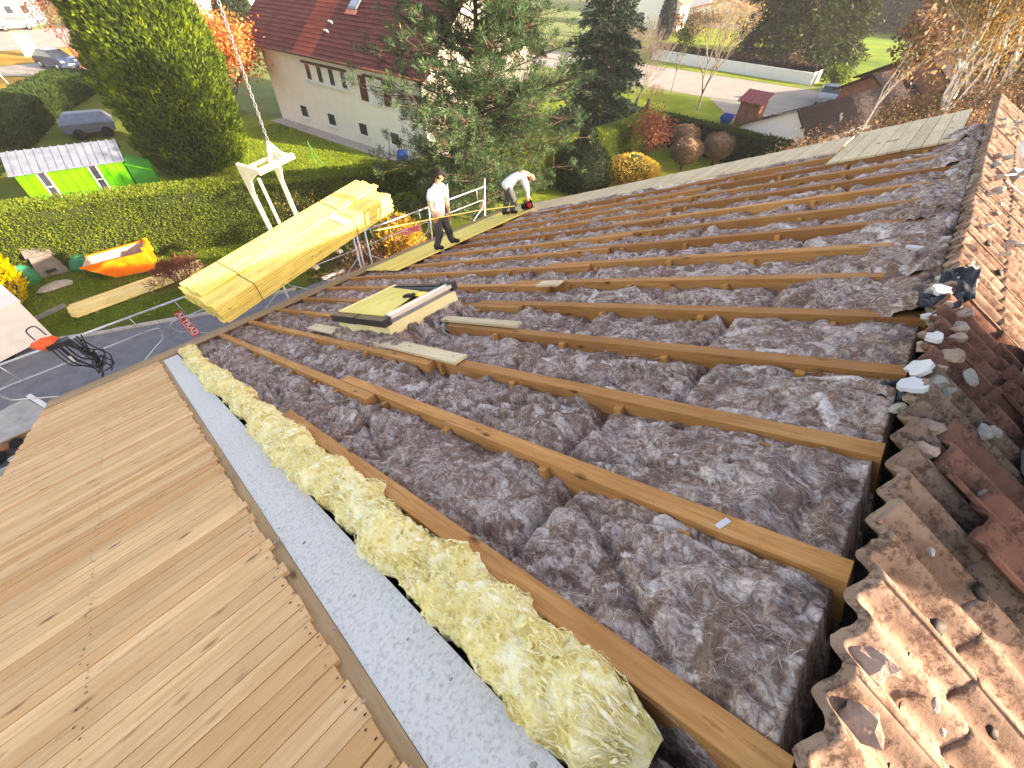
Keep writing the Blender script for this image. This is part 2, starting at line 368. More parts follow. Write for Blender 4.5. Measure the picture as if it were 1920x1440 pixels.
sheet('street', [(46, 40), (58, -40), (69, -60), (69, 60), (49, 60)][::-1] if False else [(54, -60), (65, -60), (64, 15), (62, 40), (56, 75), (44, 75), (50, 40), (50.2, 20), (54, 8)], .004, 'street_concrete')
sheet('forecourt', [(43.6, 13.3), (50.4, 18.2), (54.2, 8.2), (54, 0), (42, 2), (42, 11)], .010, 'street_concrete')
sheet('verge', [(62.2, 40), (64.4, 14.5), (66.8, 13), (67, 34)], .010, 'lawn')
sheet('far_garden', [(67.2, 8), (67.2, 36), (88, 56), (140, 70), (150, 30), (110, 14)], .006, 'lawn')
sheet('meadow', [(72, 13), (110, 3), (190, -10), (210, 40), (150, 34), (104, 15.5)], .010, 'meadow_grass')
for k, (d, w) in enumerate(((0, 1.1), (4.2, 2.0), (14.5, 2.4))):
    sheet('mown_strip', [(101 + d * 1.2, 14.2 + d * .2), (106 + d * 1.2, 4.5), (106 + d * 1.2 + w, 4.5), (101 + d * 1.2 + w, 14.3 + d * .2)], .016, 'lawn')
sheet('lane', [(-8, 38.5), (-.2, 43.4), (3, 50), (7, 56.5), (12, 60), (12, 65), (7, 62), (.9, 50.6), (-1, 47.6), (-8, 45)], .004, 'street_concrete')
sheet('ochre_lawn', [(-30, 46), (-8, 45.3), (-1, 47.9), (.6, 50.6), (6.6, 62), (3, 64.5), (-30, 62)], .006, 'lawn_ochre')
sheet('side_road', [(-30, 62.6), (3, 65), (7, 62.8), (14, 66), (14, 72), (5, 70.5), (-30, 69)], .008, 'street_concrete')
sheet('verge_lawn', [(-30, 69.3), (5, 70.9), (14, 72.4), (14, 80), (-30, 80)], .006, 'lawn_ochre')
sheet('far_road', [(-30, 80.5), (14, 80.5), (30, 84), (30, 99), (-30, 99)], .004, 'street_concrete')
sheet('bank', [(-3, 25.5), (-.2, 43.2), (6, 54), (14, 60), (14, 40), (5, 33)], .006, 'lawn_worn')
# kerb along the driveway: separate stones
kerb_l = [(-9, 20.5), (-3.4, 18.0), (-2.2, 17.4), (-.8, 16.65), (.4, 16.1), (1.8, 15.42), (3.2, 15.3), (4.6, 14.75), (6.6, 14.7)]
ke = thing('kerb', (0, 17, 0), 'low pale stone kerb between the driveway and the lawn', 'kerb')
for (x0, y0), (x1, y1) in zip(kerb_l, kerb_l[1:]):
    L = math.hypot(x1 - x0, y1 - y0); n = max(1, int(L / .9))
    for k in range(n):
        a, b = k / n + .01, (k + 1) / n - .01; j = random.uniform(-.02, .02)
        if random.random() < .12: continue
        wput('kerb_stone', MB().beam((x0 + (x1 - x0) * a, y0 + (y1 - y0) * a + .06 + j, .03), (x0 + (x1 - x0) * b, y0 + (y1 - y0) * b + .06 + j, .03 + j * .5), .11, .1), 'concrete', ke)
# concrete slab with white edge at the bottom of the drive
sl_ = thing('paving_slab', (-4, 12, 0), 'pale concrete slab with white edging on the asphalt drive', 'slab')
wput('slab', MB().add([(-6.5, 10.6, .02), (-2.35, 12.0, .02), (-3.3, 15.0, .02), (-7.5, 14, .02)], [(0, 1, 2, 3)]), 'concrete', sl_)
wput('edging', MB().beam((-2.28, 11.75, .03), (-3.2, 15.0, .03), .12, .08), 'white_paint', sl_)

# ---------------------------------------------------------------- the house being reroofed
HL = Vector((0, 0, 0))
house = thing('house', (4, 4, 0), 'house being reroofed, open rafters, bare boards and old corrugated tiles on the ridge', 'house')
def hp(name, me, pos, rot): return put(name, me, house, Vector(pos) - house.location, rot)
UR = [.394 + .597 * i for i in range(14)]
cs, sn = math.cos(TH), math.sin(TH)
def gable(x0, x1, drop, mat, name):
    y1 = O.y + 10.0 * cs; z1 = O.z - 10.0 * sn
    pts = [(O.y - 10 * cs, 0), (y1, 0), (y1, z1 - drop), (O.y, O.z - drop), (O.y - 10 * cs, z1 - drop)]
    m = MB(); n = 5
    m.v = [(x0, y, z) for y, z in pts] + [(x1, y, z) for y, z in pts]
    m.f = [tuple(range(n))[::-1], tuple(range(n, 2 * n))] + [(i, (i + 1) % n, n + (i + 1) % n, n + i) for i in range(n)]
    wput(name, m, mat, house)
gable(-.105, .135, .03, 'concrete_strip', 'gable_wall'); gable(8.42, 8.56, .03, 'concrete_strip', 'gable_wall')
wput('side_wall', MB().box(.135, 8.42, 8.3, 8.5, 0, 3.28), 'render_wall', house)
wput('side_wall', MB().box(.135, 8.42, -9.6, -9.4, 0, 3.28), 'render_wall', house)
m = MB().box(.14, 8.41, 0, 9.9, -.32, -.29); hp('ceiling_lining', m.mesh('ceiling_lining', 'boot'), O, RX)  # near-black colour stands in for the shade under the open ridge gap
m = MB().box(-.1, 8.6, -.07, .0, -.3, -.036); hp('ridge_beam', m.mesh('ridge_beam', 'boot'), O, RX)  # beam coloured dark too, the gap's shade is put into its colour
m = MB().box(-.3, 8.6, -.02, .035, -.034, -.006); hp('ridge_batten', m.mesh('ridge_batten', 'new_board'), O, RX)
m = MB().box(.14, 8.4, 3.5, 3.68, -.5, -.205); hp('purlin', m.mesh('purlin', 'rafter_wood'), O, RX)
# rafters, upper and lower lengths lapped over the purlin, with nailed cleats
RWD, RDP = .087, .2
def raft(u, v0, v1, dw=0.0):
    L = v1 - v0; me = MB().box(0, L, -RWD / 2, RWD / 2, -RDP, 0).mesh('rafter', 'rafter_wood')
    j = random.uniform(-.004, .004)
    o = hp('rafter', me, rw(u + RWD / 2 + j, v0, dw), RV @ Matrix.Rotation(random.uniform(-.0012, .0012), 3, 'Z')); return o
cl_me = [MB().box(-.022, .022, -.02, .02, -s, -.012 - .006 * k).mesh('cleat', 'cleat_wood') for k, s in enumerate((.11, .14, .12))]
def cleats(ro, v0, vs, u):
    for v in vs:
        c = put('cleat', random.choice(cl_me), ro, (v - v0 + random.uniform(-.06, .06), RWD / 2 + .0215, random.uniform(-.02, .004)), Matrix.Rotation(random.uniform(-.12, .12), 3, 'Y'))
for i, u in enumerate(UR):
    top = .075 + .02 * random.random()
    if i == 3:
        r_ = raft(u, top, 3.72); cleats(r_, top, [.5, 1.25, 2.13, 2.9], u)
        r_ = raft(u - RWD - .002, 5.62, 10.1); continue
    lap = 3.86 + random.uniform(-.12, .12)
    r_ = raft(u, top, lap); cleats(r_, top, [.5, 1.25, 2.13, 2.95] if i else [], u)
    st = 3.12 + random.uniform(-.1, .1) + (.25 if i == 0 else 0)
    r_ = raft(u - RWD - .002, st, 10.1, -.003); cleats(r_, st, [3.75, 4.4, 5.2, 6.0, 6.9], u) if i else None
# loose trimming boards round the roof window
for (u, v0, v1, w, wd) in ((1.63, 2.75, 4.3, .012, .14), (1.70, 4.2, 6.7, .004, .16), (2.30, 2.7, 3.9, .012, .1), (3.25, 2.95, 3.25, .03, .13)):
    me = MB().box(0, v1 - v0, -wd / 2, wd / 2, 0, .024).mesh('trimmer_board', 'far_board'); hp('trimmer_board', me, rw(u, v0, w), RV @ Matrix.Rotation(random.uniform(-.03, .03), 3, 'Z'))
# near gable overhang: old boards laid along the ridge direction
BW = .09
bmes = [MB().box(-L / 2, L / 2, -BW / 2 + .0026, BW / 2 - .0026, -.022, 0).mesh('sarking_board', 'old_board') for L in (1.69, 1.7, 1.705, 1.715)]
nb = int(10.05 / BW)
for k in range(nb):
    v = .03 + BW * (k + .5); me = random.choice(bmes)
    hp('sarking_board', me, rw(-.16 - .85 + random.uniform(-.010, .012), v, random.uniform(-.0035, .002)), RX @ Matrix.Rotation(random.uniform(-.0012, .0012), 3, 'Z') @ Matrix.Rotation(random.uniform(-.02, .02), 3, 'X'))
nm_ = MB(); rn = random.Random(77)
for k in range(nb):
    v = .03 + BW * (k + .5)
    for u in (-.185, -.93, -1.74):
        for q in (-.022, .02):
            if rn.random() < .8:
                x, y, r_ = u + rn.uniform(-.02, .02), v + q + rn.uniform(-.006, .006), rn.uniform(.0025, .0045); nm_.add([(x + r_ * 1.6 * math.cos(t), y + r_ * math.sin(t), .0032) for t in np.linspace(0, 2 * math.pi, 7)[:-1]], [tuple(range(6))])
o_ = hp('nail_heads', nm_.mesh('nail_heads', 'boot'), O, RX); o_['kind'] = 'stuff'
me = MB().box(0, 10, -.024, .055, -.05, -.024).mesh('verge_batten', 'grey_board'); hp('verge_batten', me, rw(-.131, .05, 0), RV)
for u in (-1.8, -1.0, -.3): hp('verge_rafter', MB().box(0, 10.6, -.035, .035, -.16, -.0265).mesh('verge_rafter', 'grey_board'), rw(u, .1, 0), RV)
# eave boards
emes = [MB().box(0, L, -.0505, .0505, -.022, 0).mesh('eave_board', 'grey_board') for L in (3.898, 3.902)]
for k in range(8):
    for s in range(3):
        hp('eave_board', random.choice(emes), rw(-1.86 + 3.905 * s + random.uniform(-.002, .002), 10.15 + .103 * k, random.uniform(-.004, .0)), RX)
hp('fascia_board', MB().box(0, 11.6, -.012, .012, -.2, -.024).mesh('fascia_board', 'grey_board'), rw(-1.82, 10.92, 0), RX)
# new yellow boards along the eave
ymes = [MB().box(0, L, -.0655, .0655, -.02, 0).mesh('yellow_board', 'yellow_board') for L in (4.62, 4.7, 4.78)]
for k in range(14):
    v = 8.27 + .134 * k; far = max(0, (v - 8.2)) * .10
    hp('yellow_board', random.choice(ymes), rw(4.2 + random.uniform(-.02, .02) + far, v, .0235 + random.uniform(-.001, .001)), RX)
# far gable overhang
fmes = [MB().box(-L / 2, L / 2, -BW / 2 + .002, BW / 2 - .002, -.022, 0).mesh('far_sarking_board', 'far_board') for L in (1.27, 1.3)]
for k in range(int(8.4 / BW)):
    hp('far_sarking_board', random.choice(fmes), rw(9.21 + random.uniform(-.01, .01), 1.62 + BW * (k + .5), random.uniform(-.003, .002)), RX)
pv = .27
for k, wd in enumerate((.17, .14, .15, .17, .11, .2, .19, .14)):
    me = MB().box(-1.14, 1.14, -wd / 2 + .004, wd / 2 - .004, -.024, 0).mesh('ridge_plank', 'far_board')
    hp('ridge_plank', me, rw(8.72 + random.uniform(-.012, .012), pv + wd / 2, .03 + random.uniform(-.002, .004)), RX); pv += wd
hp('far_batten', MB().box(0, 1.3, -.03, .03, -.06, -.0).mesh('far_batten', 'grey_board'), rw(9.0, .27, .004), RV)

# ---------------------------------------------------------------- old corrugated tiles on the far side of the ridge
D2 = Vector((0, -cs, -sn)); N2 = Vector((0, -sn, cs)); RX2 = Matrix(((-1, 0, 0), tuple(D2), tuple(N2))).transposed()
def rw2(u, s, w=0): return O + Vector((u, 0, 0)) + D2 * s + N2 * w
PIT = .1405
def tile_mesh(L, seed, mat, nx=24, th=.013):
    rn = np.random.default_rng(seed); xs = np.linspace(-.148, .148, nx + 1); ys = np.array([0, .02, L * .5, L - .012, L])
    X, Y = np.meshgrid(xs, ys, indexing='ij'); Y = Y + np.where(Y < .01, rn.normal(0, .0015, X.shape), 0) + np.where(Y > L - .005, rn.normal(0, .003, X.shape), 0)
    Z = .025 * np.cos(2 * np.pi * X / PIT) + rn.normal(0, .0008, X.shape); a, b = X.shape
    top = np.stack([X, Y, Z + th / 2], -1).reshape(-1, 3); bot = np.stack([X, Y, Z - th / 2], -1).reshape(-1, 3); V = np.vstack([top, bot]); n = a * b; F = []
    for i in range(a - 1):
        for j in range(b - 1):
            p = i * b + j; F.append((p, p + b, p + b + 1, p + 1)); F.append((n + p + 1, n + p + b + 1, n + p + b, n + p))
    for i in range(a - 1):
        p = i * b; F.append((n + p, n + p + b, p + b, p)); p = i * b + b - 1; F.append((p, p + b, n + p + b, n + p))
    for j in range(b - 1):
        F.append((j, j + 1, n + j + 1, n + j)); p = (a - 1) * b + j; F.append((n + p, n + p + 1, p + 1, p))
    me = np_mesh('roof_tile', V, np.array(F), mat, True); sm = np.ones(len(F), bool); sm[(a - 1) * (b - 1) * 2:] = False; me.polygons.foreach_set('use_smooth', sm)
    return me
tmes = [tile_mesh(.42, k, 'old_tile') for k in range(4)]; rmes = [tile_mesh(.46, 9 + k, 'red_tile') for k in range(2)]; rtm = [tile_mesh(.42, 20 + k, 'old_tile', 24, .03) for k in range(4)]
ROWH = .335; NC = 42
for r in range(7):
    for c in range(NC):
        u = -1.72 + .281 * c
        red = 2.0 < u < 3.0 and r < 2
        o_ = hp('roof_tile', random.choice(rmes if red else (rtm if r == 0 else tmes)), rw2(u, -.125 + ROWH * r + random.uniform(-.006, .006), .046 + random.uniform(-.003, .003)),
                RX2 @ Matrix.Rotation(-.036, 3, 'X') @ Matrix.Rotation(random.uniform(-.008, .008), 3, 'Z'))
# lower rows: as one part
V_, F_ = [], []
xs = np.linspace(-1.86, 9.94, 42 * 12 + 1)
for r in range(7, 32):
    s0 = -.125 + ROWH * r; ro = []
    for s, w in ((s0, .034), (s0 + .42, .052)):
        z = .021 * np.cos(2 * np.pi * (xs + 1.72) / PIT); ro.append(np.stack([xs, np.full_like(xs, s), z + w], -1))
    b0 = len(V_) and sum(len(q) for q in V_); k = len(xs); V_ += ro
    i = np.arange(k - 1); F_.append(np.stack([b0 + i, b0 + i + 1, b0 + k + i + 1, b0 + k + i], -1)[:, ::-1])
VV = np.vstack(V_); VV[:, 0] *= -1
o_ = hp('lower_tiles', np_mesh('lower_tiles', VV, np.vstack(F_)[:, ::-1], 'old_tile', True), O, RX2); o_['kind'] = 'stuff'
# a slipped red tile and one loose tile on top
hp('roof_tile', rmes[0], rw2(1.62, -.02, .092), RX2 @ Matrix.Rotation(.05, 3, 'Z') @ Matrix.Rotation(-.03, 3, 'X'))
hp('roof_tile', rmes[1], rw2(1.42, .12, .118), RX2 @ Matrix.Rotation(.02, 3, 'Z') @ Matrix.Rotation(-.03, 3, 'X'))
hp('roof_tile', rmes[1], rw2(2.45, .24, .07), RX2 @ Matrix.Rotation(-.06, 3, 'Z') @ Matrix.Rotation(-.03, 3, 'X'))
# mortar left from the ridge caps
def lump(name, u, v, w, r, sq, mat, seed, rot=0):
    me = MB().ico((0, 0, 0), r, 2, .26, sq, seed).mesh(name, mat, False); return hp(name, me, rw(u, v, w), RX @ Matrix.Rotation(rot, 3, 'Z'))
for (u, q) in ((.53, 1), (.67, 1), (.81, 0), (1.5, 1), (1.62, 1), (1.36, 0)):
    if q: lump('mortar_lump', -1.72 + PIT * (round((u + 1.72) / PIT) + .5), -.005, .078, .042, (1.0, 1.1, .6), 'mortar_dark', int(u * 100))
for k in range(44):      # pale teeth along the far ridge
    u = 3.5 + k * PIT * .86 + random.uniform(-.02, .02); lump('mortar_tooth', u, .025 + random.uniform(-.015, .015), .08 + random.uniform(0, .02), .022 + random.uniform(0, .014), (1.1, 1.3, .8), 'mortar', k, random.uniform(-.5, .5))
for k in range(26):
    u = 3.4 + random.random() * 4.8; lump('mortar_lump', u, -.06 - .2 * random.random() ** 2, .075 + .0, .02 + .02 * random.random(), (1.2, 1, .6), random.choice(('mortar', 'mortar_dark')), 80 + k, random.uniform(-1, 1))
for k in range(30):      # broken mass in the middle
    u = 1.85 + random.random() * 1.75; lump('mortar_lump', u, random.uniform(-.05, .08), random.uniform(.02, .10), random.uniform(.018, .05), (1.2, 1.0, .75), random.choice(('mortar', 'mortar', 'mortar_dark')), 140 + k, random.uniform(-1.5, 1.5))
for k, (u, v, w, a, b) in enumerate(((1.92, .06, .12, .1, .07), (2.05, .05, .125, .09, .07), (2.3, .03, .14, .08, .05), (2.85, .05, .13, .11, .06), (3.05, .03, .12, .1, .06), (3.12, .06, .1, .07, .05), (3.7, .2, .06, .05, .12), (2.6, .07, .1, .07, .05), (5.9, .22, .05, .08, .07))):
    rn = random.Random(k); n = 13; poly = [(.52 * a * math.cos(6.283 * i / n) * rn.uniform(.7, 1.25), .66 * b * math.sin(6.283 * i / n) * rn.uniform(.7, 1.2)) for i in range(n)]
    hp('mortar_slab', MB().prism(poly, -.008, .01).mesh('mortar_slab', 'paper'), rw(u, v, w), RX @ Matrix.Rotation(rn.uniform(-.5, .5), 3, 'X') @ Matrix.Rotation(rn.uniform(-.4, .4), 3, 'Y'))
for k, (u, s, r) in enumerate(((2.2, .05, .035), (1.95, .16, .03), (2.0, .2, .03), (.78, .1, .012), (.74, .13, .008), (1.18, .02, .012), (1.6, .18, .04), (4.6, .08, .02), (4.9, .1, .02), (.6, .17, .02))):
    hp('mortar_lump', MB().ico((0, 0, 0), r, 2, .18, (1.3, .9, .6), 300 + k).mesh('mortar_lump', 'mortar'), rw2(u, s, .075 + r * .3), RX2)
for k, (u, v, w, sx, sy) in enumerate(((2.78, .05, .1, .09, .08), (2.95, .0, .12, .13, .07), (1.98, .09, .05, .06, .07))):
    g_ = MB(); nn = 8; rn = random.Random(k)
    g_.v = [(sx * (i / nn * 2 - 1) + rn.uniform(-.008, .008), sy * (j / nn * 2 - 1), .03 * math.sin(i * 1.1 + k) * math.cos(j * .9) + rn.uniform(-.008, .008)) for i in range(nn + 1) for j in range(nn + 1)]
    g_.f = [(i * 9 + j, (i + 1) * 9 + j, (i + 1) * 9 + j + 1, i * 9 + j + 1) for i in range(nn) for j in range(nn)]
    o_ = hp('membrane_scrap', g_.mesh('membrane_scrap', 'black_plastic', True), rw(u, v, w), RX @ Matrix.Rotation(rn.uniform(-.6, .6), 3, 'Y'))
    sd = o_.modifiers.new('s', 'SOLIDIFY'); sd.thickness = .004
for k, (u, s) in enumerate(((.86, .27), (1.22, .2), (.73, .3), (1.45, .3), (.98, .08), (4.2, .2), (5.0, .12), (3.6, .16), (6.2, .22), (4.7, .3), (3.9, .05))):
    hp('moss_clump', MB().ico((0, 0, 0), .014 + .008 * (k % 3), 2, .25, (1.2, 1, .55), 400 + k).mesh('moss_clump', 'boot', True), rw2(u, s, .075), RX2)
hp('paper_tag', MB().box(-.028, .028, -.012, .012, 0, .0015).mesh('paper_tag', 'paper'), rw(UR[1] + .04, .44, .001), RV @ Matrix.Rotation(1.2, 3, 'Z'))
# chimney with lead apron, added out of view, widened to shade the ridge
ch = thing('guessed_chimney', tuple(rw2(2.3, .9, 0)), 'rendered chimney stack with lead apron added out of view to shade the old tiles', 'guessed_chimney')
zb = O.z - .75
wput('stack', MB().box(1.62, 3.0, O.y - 1.28, O.y - .52, zb, O.z + 1.0), 'chimney_render', ch)
wput('cap', MB().box(1.55, 3.07, O.y - 1.35, O.y - .45, O.z + 1.003, O.z + 1.1), 'concrete', ch)
for x in (1.95, 2.65): wput('flue', MB().lathe([(.12, 0), (.12, .3), (.1, .32)], 14, (x, O.y - .9, O.z + 1.101)), 'old_tile', ch)
ap = MB(); 
for i in range(13):
    for j in range(3): q = rw2(1.75 + .1 * i, .34 + .13 * j, .085 + .012 * math.sin(i * 1.9 + j)); ap.v.append(tuple(q))
ap.f = [(i * 3 + j, i * 3 + j + 1, (i + 1) * 3 + j + 1, (i + 1) * 3 + j) for i in range(12) for j in range(2)]
wput('lead_apron', ap, 'lead', ch, True)

# white aerial lying on the tiles near the far end of the ridge
an = thing('roof_aerial', tuple(rw2(5.7, .15, .1)), 'white bent metal aerial with thin rods lying on the old tiles', 'aerial')
q0 = Vector(rw2(5.75, .16, .16))
arc = [rw2(5.75 + .38 * math.sin(t), .16 - .26 * (1 - math.cos(t)) + .02, .16 + .05 * t) for t in np.linspace(0, 1.3, 9)]
a_ = MB()
for p in arc: a_.v += [tuple(p + N2 * .05 + D2 * .0), tuple(p - N2 * .03 + D2 * .03)]
a_.f = [(2 * i, 2 * i + 1, 2 * i + 3, 2 * i + 2) for i in range(8)]
rf = wput('reflector', a_, 'white_paint', an, True); sd = rf.modifiers.new('s', 'SOLIDIFY'); sd.thickness = .012
wput('boom', MB().beam(q0, rw2(5.25, .55, .2), .035, .03), 'white_paint', an)
wput('bracket', MB().beam(rw2(5.8, .13, .14), rw2(5.68, .2, .14), .09, .06), 'alu', an)
for a, b in (((5.74, .15, .15), (5.38, .02, .13)), ((5.3, .05, .13), (5.2, .42, .15)), ((5.6, .3, .18), (5.95, .5, .2))): wput('rod', MB().tube([rw2(*a), rw2(*b)], .007, 6), 'white_paint', an)
# ---------------------------------------------------------------- mineral wool
def sstep(a, b, x): t = np.clip((x - a) / (b - a), 0, 1); return t * t * (3 - 2 * t)
def stamp(us, vs, H, T, base, dens, lr, wr, ar, seed, angspread=.9, off=(-.032, .012), tone=(.36, .56), pale=.03, flow=None):
    r = np.random.default_rng(seed); area = (us[-1] - us[0]) * (vs[-1] - vs[0]); n = int(area * dens)
    cu = r.uniform(us[0], us[-1], n); cv = vs[0] + (vs[-1] - vs[0]) * r.random(n) ** 1.35
    L = r.uniform(*lr, n); Wd = r.uniform(*wr, n); an = (r.normal(0, angspread, n) if flow is None else 2.6 * pnoise(cu * flow + seed % 17, cv * flow * .75, 5) + r.normal(0, .22, n)) + np.where(r.random(n) < .5, 0, math.pi); am = r.uniform(*ar, n); of = r.uniform(*off, n)
    cb = r.normal(0, .45, n); tn = np.clip(r.normal((tone[0] + tone[1]) / 2, (tone[1] - tone[0]) / 3.2, n), 0, 1); tn = np.where(r.random(n) < pale, tn + .16, tn)
    for k in range(n):
        g = 1 + .06 * cv[k]
        l, w = L[k] * g, Wd[k] * g
        i0, i1 = np.searchsorted(us, (cu[k] - l, cu[k] + l)); j0, j1 = np.searchsorted(vs, (cv[k] - l, cv[k] + l))
        if i1 - i0 < 2 or j1 - j0 < 2: continue
        du = us[i0:i1, None] - cu[k]; dv = vs[None, j0:j1] - cv[k]
        c, s_ = math.cos(an[k]), math.sin(an[k]); s = (dv * c + du * s_) / l; t = (-dv * s_ + du * c) / w + cb[k] * s * s
        f = np.where(s < .72, (s + 1) / 1.72, (1 - s) / .28) * (1 - t * t)
        cand = base[i0:i1, j0:j1] + of[k] + am[k] * f
        up = (np.abs(s) < 1) & (np.abs(t) < 1) & (cand > H[i0:i1, j0:j1])
        H[i0:i1, j0:j1][up] = cand[up]; T[i0:i1, j0:j1][up] = tn[k]
def grid_faces(a, b):
    i, j = np.meshgrid(np.arange(a - 1), np.arange(b - 1), indexing='ij'); p = (i * b + j).ravel()
    return np.stack([p, p + b, p + b + 1, p + 1], -1)
def vgrid(v0, v1, d0, k):
    v = [v0]
    while v[-1] < v1: v.append(v[-1] + max(d0, d0 * .6 + k * v[-1]))
    return np.array(v)
def ribbons(us, vs, P, n, lr, wr, lift, seed, tone=(.35, 1.0), seg=6, vpow=1.6, flow=None):
    """torn fibre strands lying on a surface grid P (a,b,3)"""
    r = np.random.default_rng(seed); a, b, _ = P.shape
    def surf(u, v):
        fi = np.clip((u - us[0]) / (us[-1] - us[0]) * (a - 1), 0, a - 1.001); fj = np.clip(np.interp(v, vs, np.arange(b)), 0, b - 1.001)
        i, j = fi.astype(int), fj.astype(int); x, y = (fi - i)[:, None], (fj - j)[:, None]
        return P[i, j] * (1 - x) * (1 - y) + P[i + 1, j] * x * (1 - y) + P[i, j + 1] * (1 - x) * y + P[i + 1, j + 1] * x * y
    u = r.uniform(us[0] + .05, us[-1] - .05, n); v = vs[0] + .05 + (vs[-1] - vs[0] - .1) * r.random(n) ** vpow; ang = r.uniform(0, 6.283, n) if flow is None else 2.6 * pnoise(u * flow[0] + flow[1], v * flow[0] * .75, 5) + r.normal(0, .4, n); L = r.uniform(*lr, n) * (1 + .05 * v); Wd = r.uniform(*wr, n) * (1 + .12 * v)
    cur = r.normal(0, 2.2, n); lf = r.uniform(*lift, n); pts = []
    for s in range(seg + 1):
        q = surf(u, v); q = q + np.stack([0 * u, 0 * u, .003 + lf * math.sin(math.pi * (s / seg) * .9)], -1); pts.append(q)
        u = u + np.sin(ang) * L / seg; v = v + np.cos(ang) * L / seg; ang = ang + cur / seg + r.normal(0, .25, n)
    pts = np.array(pts); V = []; tn = np.clip(r.uniform(*tone, n), 0, 1)
    for s in range(seg + 1):
        d = pts[min(s + 1, seg)] - pts[max(s - 1, 0)]; d /= np.linalg.norm(d, axis=1)[:, None] + 1e-9
        sd = np.cross(d, np.array([0, 0, 1.0])) + r.normal(0, .25, d.shape); sd /= np.linalg.norm(sd, axis=1)[:, None] + 1e-9
        w = (Wd * (.35 + .65 * math.sin(math.pi * (s + .5) / (seg + 1))))[:, None] / 2; V += [pts[s] - sd * w, pts[s] + sd * w]
    V = np.array(V).transpose(1, 0, 2).reshape(-1, 3); k = 2 * (seg + 1); b0 = (np.arange(n) * k)[:, None, None]; q = np.array([[2 * s, 2 * s + 1, 2 * s + 3, 2 * s + 2] for s in range(seg)])[None]
    return V, (b0 + q).reshape(-1, 4), np.repeat(tn, k)
ORD = ['first', 'second', 'third', 'fourth', 'fifth', 'sixth', 'seventh', 'eighth', 'ninth', 'tenth', 'eleventh', 'twelfth', 'thirteenth', 'fourteenth']
